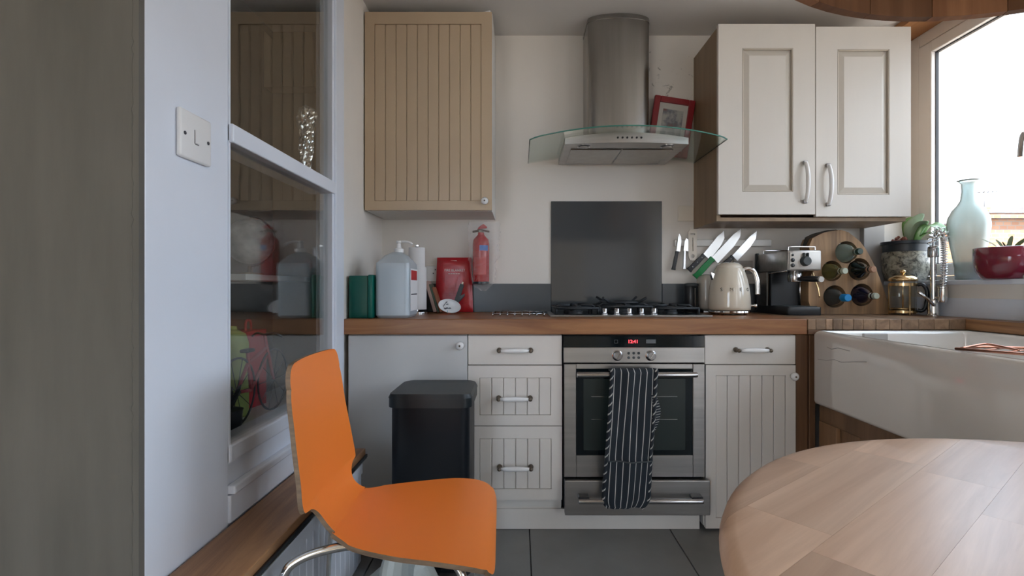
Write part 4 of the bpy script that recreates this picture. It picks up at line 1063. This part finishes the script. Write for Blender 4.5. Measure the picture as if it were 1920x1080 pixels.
# wire cooling rack beside the hob
cr_ = thing('wire_rack', 'small chrome wire trivet lying left of the hob', 'rack', (.0, 2.42, WT))
q = nb()
tube(q, [(-.125, 2.30, .912), (.118, 2.30, .912)], .0028, 6); tube(q, [(-.125, 2.54, .912), (.118, 2.54, .912)], .0028, 6)
obj('frame', q, 'chrome_dark', cr_)
for k in range(8):
    x = -.122+.0335*k; q = nb(); tube(q, [(x, 2.292, .902), (x, 2.297, .915), (x, 2.30, .9165), (x, 2.54, .9165), (x, 2.545, .902)], .0026, 6); obj('rod', q, 'chrome_dark', cr_, smooth=True)
q = nb(); tube(q, [(.055, 2.30, .914), (.128, 2.36, .916)], .006, 8); obj('bar', q, 'iron', cr_)

# ---- knives on the magnetic bar
tag(obj('magnetic_knife_bar', box(.838, 1.360, 2.712, 2.7295, 1.255, 1.291, .002), 'magnet_bar'), 'pale magnetic knife bar on the wall above the kettle', 'knife bar')
kx = lambda px: (px-974)*2.70/943
kz = lambda py: EYE+(540-py)*2.70/943
def knife(label, tip, heel, butt, bw, m, hw, rivets=0, y=2.706, belly=1):
    tip, heel, butt = [Vector((kx(a), kz(b))) for a, b in (tip, heel, butt)]
    k = thing('kitchen_knife', label, 'knife', (butt.x, y, butt.y), group='knives on the magnetic bar')
    d = (tip-heel).normalized(); n = Vector((d.y, -d.x))*belly
    L = (tip-heel).length
    P = [heel-n*bw*.15, heel+n*bw*.85, heel+d*L*.55+n*bw*.85, heel+d*L*.82+n*bw*.62, tip, heel+d*L*.93-n*bw*.0, heel+d*L*.75-n*bw*.15]
    obj('blade', prism(nb(), [tuple(p) for p in P], y-.0012, y+.0012), 'blade', k)
    d2 = (butt-heel).normalized(); n2 = Vector((d2.y, -d2.x)); L2 = (butt-heel).length
    Q = []
    prof_ = [(0, .5), (.15, .42), (.5, .5), (.85, .46), (1, .62)]
    Q += [heel+d2*L2*t-n2*hw*a for t, a in prof_]+[heel+d2*L2*t+n2*hw*a for t, a in prof_[::-1]]
    h = obj('handle', prism(nb(), [tuple(p) for p in Q], y-.009, y+.006, 'y', .0015), m, k)
    for r in range(rivets):
        c_ = heel+d2*L2*(.17+.3*r); q = nb(); lathe(q, [(0, .0015), (.0035, .001), (.0035, 0)], seg=8, M=T(c_.x, y-.009, c_.y) @ RX); obj('rivet', q, 'chrome', h)
knife('slim paring knife with a black handle, leftmost on the bar', (1274, 437), (1270, 471), (1263, 506), .020, 'knife_handle', .018)
knife('small steel-handled knife with a broad square blade', (1287, 446), (1284, 470), (1283, 505), .034, 'chrome_dark', .014)
knife('black-handled chef knife with rivets nearest the white peeler', (1358, 432), (1321, 478), (1292, 507), .046, 'knife_handle', .026, 3)
knife('large knife with a bright green handle', (1391, 427), (1337, 484), (1304, 520), .046, 'green_handle', .032)
knife('black-handled chef knife with its handle behind the kettle', (1420, 432), (1375, 481), (1347, 506), .040, 'knife_handle', .026, 2)
op = thing('peeler', 'beige kitchen peeler with slots hanging on the knife bar', 'peeler', (kx(1299), 2.706, kz(488)))
X0, X1, Z0, Z1 = kx(1291.5), kx(1307), kz(488), kz(430)
out = [(X0+.008, Z0), (X1-.008, Z0), (X1, Z0+.02), (X1, Z1-.012), (X1-.008, Z1), (X0+.008, Z1), (X0, Z1-.012), (X0, Z0+.02)]
xm = (X0+X1)/2
obj('body', holed(out, [circ(xm, Z0+.022, .010, 12), [(xm-.003, Z0+.05), (xm+.003, Z0+.05), (xm+.003, Z1-.045), (xm-.003, Z1-.045)], [(xm-.012, Z1-.03), (xm+.012, Z1-.03), (xm+.012, Z1-.022), (xm-.012, Z1-.022)]], 2.702, 2.711), 'beige_plastic', op)

# ---- kettle, toaster, canister
KX, KY = 1.030, 2.47
kt = thing('kettle', 'cream retro kettle with chrome handle and lettering', 'kettle', (KX, KY, WT))
PRK = [(0, .921), (.088, .921), (.0975, .926), (.0985, .940), (.097, .985), (.0925, 1.030), (.085, 1.070), (.074, 1.105), (.066, 1.122), (.062, 1.128)]
q = nb(); lathe(q, PRK, (KX, KY, 0), 48); obj('body', q, 'kettle_cream', kt, smooth=True)
q = nb(); lathe(q, [(.0615, 1.1275), (.062, 1.132), (.058, 1.140), (.045, 1.150), (.025, 1.155), (0, 1.156)], (KX, KY, 0), 40); obj('lid', q, 'kettle_cream', kt, smooth=True)
q = nb(); lathe(q, [(0, .908), (.094, .908), (.098, .913), (.096, .920), (0, .921)], (KX, KY, 0), 40); obj('base', q, 'chrome', kt, smooth=2)
for a in (40, 140, 220, 320):
    r = math.radians(a); q = nb(); lathe(q, [(0, .9005), (.010, .9005), (.014, .9085), (0, .9085)], (KX+.078*math.cos(r), KY+.078*math.sin(r), 0), 12); obj('foot', q, 'chrome', kt, smooth=2)
q = nb(); tube(q, cat([(KX+.060, KY-.010, 1.118), (KX+.085, KY-.014, 1.126), (KX+.112, KY-.018, 1.112), (KX+.126, KY-.021, 1.075), (KX+.130, KY-.022, 1.030), (KX+.130, KY-.022, .998)], 24), [.0125]*25, 12)
obj('handle', q, 'chrome', kt, smooth=True)
q = nb(); prism(q, [(-.034, 1.090), (-.097, 1.110), (-.093, 1.094), (-.080, 1.056), (-.060, 1.046)], -.012, .012, 'y', .003, M=T(KX, KY, 0)); obj('spout', q, 'chrome', kt)
for s, a in (('S', -44), ('M', -16), ('E', 10), ('G', 37)):
    r = math.radians(a); R_ = .0938
    tx = text(s, .024, .0012); tx.transform(T(KX+R_*math.sin(r), KY-R_*math.cos(r), 1.022) @ Matrix.Rotation(r, 4, 'Z') @ UP); obj('lettering', tx, 'chrome_dark', kt, label='raised chrome letter')
q = nb(); tube(q, [(KX+.085, KY-.035, .945), (KX+.104, KY-.045, .945)], .005, 8); lathe(q, [(0, -.008), (.008, -.006), (.008, .006), (0, .008)], (KX+.108, KY-.046, .945), 10); obj('switch_lever', q, 'chrome', kt, smooth=True)
ts = thing('toaster', 'cream rounded toaster hidden behind the kettle', 'toaster', (1.06, 2.655, WT))
obj('body', box(.945, 1.195, 2.60, 2.705, .912, 1.100, .03, 5), 'toaster_cream', ts, smooth=2); obj('slot', box(.975, 1.165, 2.635, 2.67, 1.0985, 1.1015), 'black_plastic', ts); obj('base', box(.955, 1.185, 2.608, 2.70, .9005, .913, .003), 'chrome', ts)
cs = thing('canister', 'black cylindrical canister between hob and kettle', 'canister', (.907, 2.655, WT))
q = nb(); lathe(q, [(0, .9005), (.034, .9005), (.036, .905), (.036, 1.035), (.034, 1.04), (0, 1.04)], (.905, 2.655, 0), 24); obj('body', q, 'black_plastic', cs, smooth=2)
q = nb(); lathe(q, [(0, 1.0405), (.038, 1.0405), (.038, 1.052), (.02, 1.057), (0, 1.057)], (.905, 2.655, 0), 24); obj('lid', q, 'dark_grey', cs, smooth=2)
obj('strip', box(.912, .917, 2.6175, 2.6205, .93, 1.03), 'chrome', cs)

# ---- espresso machine
em = thing('espresso_machine', 'slim steel and black espresso machine with a portafilter', 'coffee machine', (1.352, 2.54, WT))
x0, x1, yf, yb = 1.272, 1.432, 2.385, 2.705
obj('head', box(x0, x1, yf, yb, 1.113, 1.209, .006, 2), 'steel', em, smooth=2)
obj('column', box(x0, x1, 2.585, yb, .925, 1.1125, .004, 1), 'steel', em)
obj('back_plate', box(x0+.008, x1-.008, 2.560, 2.584, .925, 1.112, .003, 1), 'black_plastic', em)
q = nb(); tube(q, [(x0+.004, 2.575, .925), (x0+.004, 2.575, 1.105), (x0+.004, 2.40, 1.112)], .004, 6); tube(q, [(x1-.006, 2.556, .925), (x1-.006, 2.556, 1.112)], .004, 6); obj('chrome_trim', q, 'chrome', em, smooth=True)
tr = obj('drip_tray', vbevbox(x0-.002, x1+.002, yf-.004, 2.70, .9005, .940, .014, 4, .003), 'black_plastic', em, smooth=2)
obj('drip_grid', box(x0+.012, x1-.012, yf+.012, 2.555, .940, .9425, .001, 1), 'dark_grey', em)
obj('rear_edge', box(x0-.004, x0+.012, 2.690, 2.712, .905, 1.215, .003, 1), 'black_plastic', em)
cpn = obj('control_panel', box(x0+.006, x1-.006, yf-.006, yf+.001, 1.118, 1.203, .004, 2), 'magnet_bar', em, smooth=2)
q = nb(); M = T(1.350, yf-.006, 1.157) @ RX; lathe(q, [(0, 0), (.024, 0), (.024, .006), (.021, .020), (.018, .023), (0, .023)], seg=24, M=M); obj('dial', q, 'dark_grey', em, smooth=2)
q = nb(); 
for s in (-.009, .009): bx(q, 1.350+s-.0035, 1.350+s+.0035, yf-.022, yf-.006, 1.175, 1.196, .002, 1)
obj('dial_grip', q, 'dark_grey', em)
for z, r in ((1.186, .0055), (1.162, .0095), (1.137, .0095)):
    q = nb(); lathe(q, [(0, 0), (r, 0), (r, .003), (r*.8, .0045), (0, .005)], seg=16, M=T(1.292, yf-.006, z) @ RX); obj('button', q, 'black_plastic', em, smooth=2)
q = nb()
for xa, xb, ya in ((1.290, 1.420, yf+.03), (1.290, 1.420, 2.66)): tube(q, cat([(xa, ya, 1.209), (xa+.002, ya, 1.224), (xa+.012, ya, 1.228), (xb-.012, ya, 1.228), (xb-.002, ya, 1.224), (xb, ya, 1.209)], 20), .0028, 6)
obj('cup_rail', q, 'chrome', em, smooth=True)
q = nb(); lathe(q, [(0, 1.060), (.030, 1.060), (.033, 1.070), (.033, 1.090), (.028, 1.1125), (0, 1.1125)], (1.352, 2.47, 0), 24); obj('brew_head', q, 'chrome_dark', em, smooth=2)
q = nb(); tube(q, cat([(1.354, 2.44, 1.074), (1.362, 2.40, 1.074), (1.372, 2.35, 1.072), (1.378, 2.305, 1.070)], 10), [.009, .009, .010, .011, .0125, .0135, .014, .014, .0135, .013, .0125], 12); pfh = obj('portafilter', q, 'black_plastic', em, smooth=True)
q = nb(); tube(q, [(1.378, 2.305, 1.070), (1.379, 2.296, 1.0695)], .0133, 14); obj('portafilter_cap', q, 'magnet_bar', em, smooth=2)
q = nb(); tube(q, cat([(1.415, 2.43, 1.112), (1.418, 2.41, 1.06), (1.424, 2.40, 1.03), (1.430, 2.395, .985)], 12), .0038, 8); obj('steam_wand', q, 'gold', em, smooth=True)

# ---- live-edge wine rack with five bottles
wx = lambda px: (px-974)*2.50/943
wz = lambda py: max(.9005, EYE+(540-py)*2.50/943)
outl = [(1524, 589), (1514, 565), (1511, 545), (1514, 528), (1524, 508), (1520, 484), (1517, 462), (1523, 447), (1534, 441), (1545, 436), (1560, 433), (1576, 431), (1590, 435), (1601, 443), (1613, 453), (1624, 468), (1634, 486), (1643, 505), (1651, 525), (1659, 548), (1666, 570), (1671, 589)]
outl = [(max(1.437, wx(a)), wz(b)) for a, b in outl]
holes = [(1587, 473, .0555), (1560, 508, .0510), (1611, 505, .0560), (1565, 556, .0560), (1616, 553, .0560)]
wr = thing('wine_rack', 'rough live-edge timber slab wine rack with five round holes', 'wine rack', (1.63, 2.55, WT))
obj('slab', holed(outl, [circ(wx(a), wz(b), r, 28) for a, b, r in holes], 2.50, 2.585), 'slab_wood', wr)
q = nb(); 
tube(q, [(x+.002*math.sin(k*7), 2.54, z) for k, (x, z) in enumerate(outl[6:14])], [.010, .016, .014, .008, .009, .007, .008, .005], 7); obj('bark', q, 'bark', wr, smooth=True, label='dark bark on the upper edge')
BT = [('bottle_clear', 'cap_green', 'pale clear glass bottle in the top hole of the wine rack', .047, .012, -.004), ('bottle_olive', 'cap_pale', 'olive green bottle with pale cap beside the coffee machine', .043, .012, -.006), ('bottle_black', 'cork', 'black wine bottle with a cork in the rack', .047, .014, -.002), ('bottle_grey', 'cap_blue', 'grey bottle with a bright blue cap in the rack', .045, .013, -.006), ('bottle_purple', 'cap_pale', 'dark purple wine bottle in the lowest hole by the coffee press', .047, .012, -.006)]
for (px, py, r), (m, cm, lbl, br, dx, dz) in zip(holes, BT):
    cx, cz = wx(px), wz(py)-.004; bo = thing('wine_bottle', lbl, 'bottle', (cx, 2.6, cz), group='bottles in the wine rack')
    M = T(cx, 2.712, cz) @ Matrix.Rotation(math.radians(-2.5), 4, 'Z') @ RX
    q = nb(); lathe(q, [(0, .002), (br*.8, 0), (br, .008), (br, .205), (br*.93, .226), (br*.68, .250), (br*.40, .270), (.0145, .284), (.0135, .308), (.0155, .310), (.0155, .320), (0, .320)], seg=28, M=M); obj('glass', q, m, bo, smooth=True)
    big = cm in ('cap_blue',)
    q = nb(); rr = .0185 if big else .0150; lathe(q, [(0, .298), (rr, .298), (rr, .334), (rr*.85, .338), (0, .338)], seg=18, M=M); obj('cap', q, cm, bo, smooth=2)

# ---- coffee press
PX, PY = 1.860, 2.440
cp_ = thing('coffee_press', 'glass coffee press with a gold lid and black handle', 'coffee press', (PX, PY, WT))
q = nb(); lathe(q, [(0, .906), (.050, .906), (.054, .912), (.054, 1.062), (.0525, 1.062), (.0525, .914), (.049, .909), (0, .909)], (PX, PY, 0), 32); obj('beaker', q, 'clear_glass', cp_, smooth=2)
q = nb(); lathe(q, [(.0545, 1.040), (.0565, 1.040), (.0565, 1.054), (.0545, 1.054)], (PX, PY, 0), 32); lathe(q, [(.0545, .910), (.0565, .910), (.0565, .922), (.0545, .922)], (PX, PY, 0), 32)
for a in (20, 140, 260):
    r = math.radians(a); bx(q, PX+.055*math.cos(r)-.0025, PX+.055*math.cos(r)+.0025, PY+.055*math.sin(r)-.0025, PY+.055*math.sin(r)+.0025, .9005, 1.05)
obj('cage', q, 'gold', cp_, smooth=2)
q = nb(); lathe(q, [(0, 1.063), (.058, 1.063), (.060, 1.070), (.055, 1.080), (.038, 1.090), (.016, 1.095), (0, 1.095)], (PX, PY, 0), 32); obj('lid', q, 'gold', cp_, smooth=True)
q = nb(); lathe(q, [(.003, 1.094), (.005, 1.100), (.011, 1.104), (.012, 1.112), (.008, 1.118), (0, 1.119)], (PX, PY, 0), 20); lathe(q, [(0, .925), (.0035, .925), (.0035, 1.094), (0, 1.094)], (PX, PY, 0), 8); obj('plunger', q, 'gold', cp_, smooth=True)
q = nb(); lathe(q, [(0, .925), (.048, .925), (.050, .930), (.048, .934), (0, .934)], (PX, PY, 0), 28); obj('filter', q, 'gold', cp_, smooth=2)
hd_ = Vector((.75, -.65, 0)).normalized(); bp = Vector((PX, PY, 0))
q = nb(); tube(q, cat([tuple(bp+hd_*a+Vector((0, 0, z))) for a, z in ((.055, 1.045), (.075, 1.046), (.090, 1.020), (.092, .980), (.086, .940), (.072, .922), (.056, .925))], 26), .0085, 10); obj('handle', q, 'black_plastic', cp_, smooth=True)

# ---- spring tap
tp = thing('kitchen_tap', 'chrome kitchen tap with a coiled spring hose and side lever', 'tap', (1.922, 2.34, WT))
ax, ay = 1.922, 2.335
q = nb(); lathe(q, [(0, .9005), (.027, .9005), (.027, .906), (.022, .912), (.022, .960), (.020, .975), (.0125, .98), (.0125, 1.175), (0, 1.175)], (ax, ay, 0), 24); obj('body', q, 'chrome', tp, smooth=2)
q = nb(); lathe(q, [(0, 1.172), (.021, 1.172), (.0225, 1.178), (.0225, 1.212), (.020, 1.222), (0, 1.222)], (ax, ay, 0), 24); obj('collar', q, 'chrome_dark', tp, smooth=2)
path = cat([(ax, ay, 1.20), (ax, ay, 1.25), (ax+.001, ay-.004, 1.272), (ax+.002, ay-.024, 1.292), (ax+.004, ay-.045, 1.276), (ax+.005, ay-.052, 1.24), (ax+.005, ay-.052, 1.12), (ax+.004, ay-.045, 1.00)], 120)
q = nb(); tube(q, path, .0055, 8); obj('hose', q, 'chrome_dark', tp, smooth=True)
def coil(path, pitch, r, wire):
    L = sum((path[i+1]-path[i]).length for i in range(len(path)-1)); n = max(2, int(L/pitch)); dense = cat(path, n*12); out = []
    u = None
    for i, p in enumerate(dense):
        t = (dense[min(i+1, len(dense)-1)]-dense[max(i-1, 0)]).normalized()
        u = t.orthogonal().normalized() if u is None else (u-t*u.dot(t)).normalized(); v = t.cross(u); a = 2*PI*i/12
        out.append(p+(u*math.cos(a)+v*math.sin(a))*r)
    q = nb(); tube(q, out, wire, 6); obj('spring', q, 'chrome', tp, smooth=True)
coil(path[:80], .0165, .0205, .0031); coil(path[80:], .0095, .0115, .0026)
q = nb(); lathe(q, [(0, .965), (.016, .965), (.018, .975), (.018, 1.028), (.020, 1.030), (.020, 1.036), (0, 1.036)], (ax+.004, ay-.048, 0), 20); obj('spray_head', q, 'chrome', tp, smooth=2)
q = nb(); tube(q, [(ax, ay, .985), (ax+.004, ay-.048, .985)], .007, 8); obj('holder_arm', q, 'chrome', tp, smooth=True)
q = nb(); tube(q, [(ax-.014, ay-.020, .950), (ax-.055, ay-.034, .980), (ax-.100, ay-.040, 1.010)], [.0075, .0065, .0055], 8); obj('lever', q, 'chrome', tp, smooth=True)

# ---- window sill: planted pots, vase, slate, soap
SZ = 1.0665
lp = thing('plant_pot', 'mossy patterned ceramic pot with a dark liner and broad-leaved plant', 'plant pot', (1.995, 2.60, SZ))
lx, ly = 1.995, 2.60
q = nb(); lathe(q, [(0, SZ), (.075, SZ), (.085, SZ+.006), (.100, SZ+.06), (.104, SZ+.12), (.100, SZ+.148), (.092, SZ+.150), (.092, SZ+.10), (0, SZ+.09)], (lx, ly, 0), 36); obj('pot', q, 'pot_moss', lp, smooth=True)
q = nb(); lathe(q, [(.086, SZ+.14), (.096, SZ+.150), (.098, SZ+.185), (.106, SZ+.188), (.106, SZ+.202), (.098, SZ+.203), (.092, SZ+.188), (0, SZ+.186)], (lx, ly, 0), 36); obj('liner', q, 'pot_dark', lp, smooth=2)
q = nb(); lathe(q, [(.090, SZ+.187), (.05, SZ+.195), (0, SZ+.197)], (lx, ly, 0), 24); obj('soil', q, 'soil', lp, smooth=True)
def leaf(par, base, mid, tip, wd, m, name='leaf'):
    pts = cat([base, mid, tip], 14); q = nb()
    d = (Vector(tip)-Vector(base)); side = d.cross(Vector((0, -.6, 1))).normalized() if abs(d.z) < d.length*.98 else Vector((1, 0, 0))
    def f(u, v):
        k = u*14; i = min(int(k), 13); p = pts[i].lerp(pts[i+1], k-i); ww = wd*(math.sin(PI*min(1, .06+.94*u))**.7)
        s = 2*v-1; return p+side*s*ww+Vector((0, 0, .18*ww*s*s))
    grid(q, f, 14, 6); o = obj(name, q, m, par, smooth=True)
    md = o.modifiers.new('thickness', 'SOLIDIFY'); md.thickness = .0015
leaf(lp, (lx, ly-.03, SZ+.19), (lx-.015, ly-.06, SZ+.27), (lx+.012, ly-.10, SZ+.335), .030, 'leaf_pale')
leaf(lp, (lx+.01, ly-.03, SZ+.19), (lx+.005, ly-.09, SZ+.27), (lx-.010, ly-.15, SZ+.29), .026, 'leaf_pale')
leaf(lp, (lx+.02, ly-.04, SZ+.19), (lx+.035, ly-.11, SZ+.275), (lx+.065, ly-.215, SZ+.205), .044, 'leaf')
leaf(lp, (lx+.00, ly-.02, SZ+.19), (lx-.005, ly-.03, SZ+.29), (lx+.035, ly-.05, SZ+.325), .028, 'leaf')
leaf(lp, (lx+.03, ly-.02, SZ+.19), (lx+.06, ly-.08, SZ+.24), (lx+.085, ly-.16, SZ+.19), .026, 'leaf')
q = nb()
for k in range(26):
    a = random.random()*2*PI; r = random.random()*.055; p = Vector((lx-.035+r*math.cos(a), ly-.03+r*math.sin(a)*.8, SZ+.195+random.random()*.045*(1-r/.06)))
    lathe(q, [(0, -.008), (.007, -.004), (.008, .002), (.004, .008), (0, .010)], p, 7)
o = obj('succulent', q, 'succulent', lp, smooth=True); o['kind'] = 'stuff'
vs = thing('glass_vase', 'tall frosted pale green glass vase on the window sill', 'vase', (2.035, 2.28, SZ))
vp = [(.044, 0), (.048, .006), (.049, .05), (.060, .12), (.073, .20), (.078, .245), (.074, .28), (.060, .315), (.042, .338), (.030, .36), (.025, .40), (.026, .435), (.034, .446), (.043, .452)]
q = nb(); lathe(q, [(0, SZ)]+[(r, SZ+z) for r, z in vp]+[(r-.003, SZ+max(.008, z-.0005)) for r, z in vp[::-1]]+[(0, SZ+.009)], (2.035, 2.28, 0), 40); obj('body', q, 'vase_glass', vs, smooth=True)
bp_ = thing('plant_pot', 'glossy burgundy bowl pot with a spiky aloe on the sill', 'plant pot', (2.003, 2.065, SZ))
bxx, byy = 2.003, 2.065
q = nb(); lathe(q, [(0, SZ), (.070, SZ), (.082, SZ+.004), (.100, SZ+.035), (.107, SZ+.075), (.108, SZ+.128), (.104, SZ+.130), (.102, SZ+.11), (0, SZ+.105)], (bxx, byy, 0), 40); obj('pot', q, 'burgundy', bp_, smooth=True)
for (dx, dy, dz, w_) in ((-.085, .02, .165, .008), (-.02, .03, .165, .008), (.02, .0, .178, .008), (.075, -.02, .172, .008), (-.05, -.03, .150, .007), (.045, .04, .150, .007)):
    leaf(bp_, (bxx+dx*.1, byy+dy*.1, SZ+.105), (bxx+dx*.55, byy+dy*.6, SZ+.105+(dz-.105)*.62), (bxx+dx, byy+dy, SZ+dz), w_, 'aloe')
sl = thing('slate_coaster', 'small grey slate block in front of the burgundy pot', 'coaster', (1.975, 1.93, SZ))
obj('block', box(1.955, 2.0, 1.885, 1.955, SZ, SZ+.014, .002), 'plastic_grey', sl); obj('top_edge', box(1.956, 1.999, 1.886, 1.954, SZ+.0142, SZ+.017, .001, 1), 'dark_grey', sl)
so = thing('soap_bottle', 'green washing-up liquid bottle on the narrow worktop strip behind the sink', 'bottle', (1.925, 1.872, WT))
q = nb(); lathe(q, [(0, .9005), (.028, .9005), (.030, .91), (.029, .98), (.024, .995), (.029, 1.01), (.027, 1.035), (0, 1.036)], (1.925, 1.872, 0), 24); obj('body', q, 'soap_green', so, smooth=True)
q = nb(); lathe(q, [(.027, 1.0355), (.018, 1.052), (.011, 1.056), (.011, 1.075), (0, 1.078)], (1.925, 1.872, 0), 20); obj('cap', q, 'plastic_white', so, smooth=True)
# wire dish rack on the sink edge
wrk = thing('wire_dish_rack', 'coppery wire rack resting on the front edge of the sink', 'rack', (1.40, 1.36, .856))
C = [Vector((1.215, 1.400, .861)), Vector((1.33, 1.445, .861)), Vector((1.80, 1.30, .861)), Vector((1.62, 1.02, .861)), Vector((1.40, 1.12, .861))]
q = nb(); tube(q, [C[0], C[0].lerp(C[4], .5), C[4], C[3], C[2], C[1]], .004, 8, closed=True); obj('frame', q, 'copper', wrk, smooth=True)
q = nb(); tube(q, cat([(1.222, 1.392, .863), (1.30, 1.420, .870), (1.325, 1.425, .871), (1.335, 1.40, .868), (1.335, 1.345, .863)], 16), .0035, 8); obj('loop', q, 'copper', wrk, smooth=True)
for k in range(1, 7):
    q = nb(); tube(q, [C[0].lerp(C[4], k/7), C[1].lerp(C[2], k/7)], .002, 6); obj('rod', q, 'copper', wrk)

# ---- seen through and in front of the glazed screen
fo = thing('foil_bundle', 'crumpled silver foil bundle on the screen rail behind the upper pane', 'foil', (-.800, 1.885, 1.4525))
q = nb()
def foil(u, v):
    a = 2*PI*u; r = .012+.018*v**.8; r = r if v < .93 else r*(1-(v-.93)/.07*.9)
    p = Vector((math.cos(a)*2.2, math.sin(a)*2.2, v*7)); nn = noise.noise(p)*.010+noise.noise(p*2.6+Vector((5, 1, 2)))*.007
    r = max(.004, r+nn*(.35+v)); return (-.800+r*math.cos(a), 1.885+.010*v+1.5*r*math.sin(a), 1.4525+.262*v)
grid(q, foil, 30, 34, smooth=False); obj('wrap', q, 'foil', fo)
gl_ = thing('globe', 'pale desk globe in a metal arc on the hall shelf', 'globe', (-1.19, 2.22, 1.085))
q = nb(); lathe(q, [(.100*math.sin(PI*k/18), -.100*math.cos(PI*k/18)) for k in range(19)], (-1.19, 2.22, 1.235), 32); obj('ball', q, 'globe_map', gl_, smooth=True)
q = nb(); tube(q, [(-1.19+.110*math.sin(PI*k/20), 2.22, 1.235+.110*math.cos(PI*k/20)) for k in range(21)], .004, 6); obj('meridian', q, 'brass_aged', gl_, smooth=True)
q = nb(); lathe(q, [(0, 1.0855), (.06, 1.0855), (.055, 1.094), (.012, 1.10), (.008, 1.128), (0, 1.128)], (-1.19, 2.22, 0), 24); obj('base', q, 'gold', gl_, smooth=True)
SH = .5705
bc = thing('bicycle_ornament', 'small red wire bicycle ornament behind the lower pane', 'ornament', (-.93, 1.66, SH))
def wheel(y, r):
    q = nb(); tube(q, [(-.93, y+r*math.cos(2*PI*k/28), SH+.004+r+r*math.sin(2*PI*k/28)) for k in range(28)], .0038, 6, closed=True); o = obj('wheel', q, 'wire_dark', bc, smooth=True)
    for k in range(10):
        s = nb(); a = 2*PI*k/10; tube(s, [(-.93, y, SH+.004+r), (-.93, y+r*math.cos(a), SH+.004+r+r*math.sin(a))], .0015, 4); obj('spoke', s, 'wire_dark', o)
wheel(1.90, .112); wheel(1.655, .112)
q = nb(); zc = SH+.116
for a, c_ in (((1.655, zc), (1.74, zc-.01)), ((1.74, zc-.01), (1.72, .81)), ((1.72, .77), (1.845, .81)), ((1.74, zc-.01), (1.85, .78)), ((1.655, zc), (1.72, .77)), ((1.90, zc), (1.835, .86))): tube(q, [(-.93, *a), (-.93, *c_)], .006, 6)
obj('frame', q, 'bike_red', bc)
q = nb(); tube(q, cat([(-.985, 1.855, .852), (-.96, 1.84, .866), (-.93, 1.835, .860), (-.90, 1.84, .866), (-.875, 1.855, .852)], 12), .004, 6); obj('handlebar', q, 'wire_dark', bc, smooth=True)
q = nb(); bx(q, -.945, -.915, 1.695, 1.745, .81, .822, .005, 2); obj('saddle', q, 'wire_dark', bc)
rc = thing('red_bag', 'upright red fabric bag behind the bicycle ornament', 'bag', (-1.06, 1.965, SH))
q = vbevbox(-1.105, -1.02, 1.90, 2.03, SH, .865, .02, 4)
for v in q.verts: v.co.x += .006*math.sin(v.co.z*40+v.co.y*30); v.co.y += .01*(v.co.z-.6)
obj('body', q, 'red_cloth', rc, smooth=2); q = nb(); tube(q, cat([(-1.06, 1.945, .862), (-1.06, 1.95, .90), (-1.06, 1.98, .90), (-1.06, 1.985, .862)], 12), .005, 6); obj('handle', q, 'red_cloth', rc, smooth=True)
gc = thing('green_vase', 'lime green rounded jar behind the lower pane', 'jar', (-1.03, 1.80, SH))
q = nb(); lathe(q, [(0, SH), (.05, SH), (.055, SH+.01), (.055, .83), (.045, .865), (.02, .88), (0, .88)], (-1.03, 1.80, 0), 24); obj('body', q, 'lime', gc, smooth=True)
q = nb(); lathe(q, [(0, .8805), (.018, .8805), (.016, .893), (0, .895)], (-1.03, 1.80, 0), 16); obj('stopper', q, 'lime', gc, smooth=True)
bk_ = thing('black_planter', 'small black pot with dark leaves behind the lower pane', 'plant pot', (-.858, 1.475, SH))
q = nb(); lathe(q, [(0, SH), (.034, SH), (.042, SH+.10), (.044, SH+.102), (.040, SH+.10), (0, SH+.092)], (-.858, 1.475, 0), 24); obj('pot', q, 'black_plastic', bk_, smooth=True)
for k in range(9):
    a = k*2.4; leaf(bk_, (-.858, 1.475, SH+.09), (-.858+.02*math.cos(a), 1.475+.02*math.sin(a), SH+.13), (-.858+.036*math.cos(a), 1.475+.045*math.sin(a), SH+.15+.012*(k % 3)), .010, 'wire_dark')

# scrap of paper on top of the left wall cupboard
q = nb(); grid(q, lambda u, v: (-.215+.075*u, 2.415+.20*v, 2.3495+.020*max(0, u-.25)*(1-.4*v)), 8, 4); o = obj('paper_sheet', q, 'paper', smooth=True)
md = o.modifiers.new('thickness', 'SOLIDIFY'); md.thickness = .0008
tag(o, 'curled white paper lying on top of the tan cupboard', 'paper')
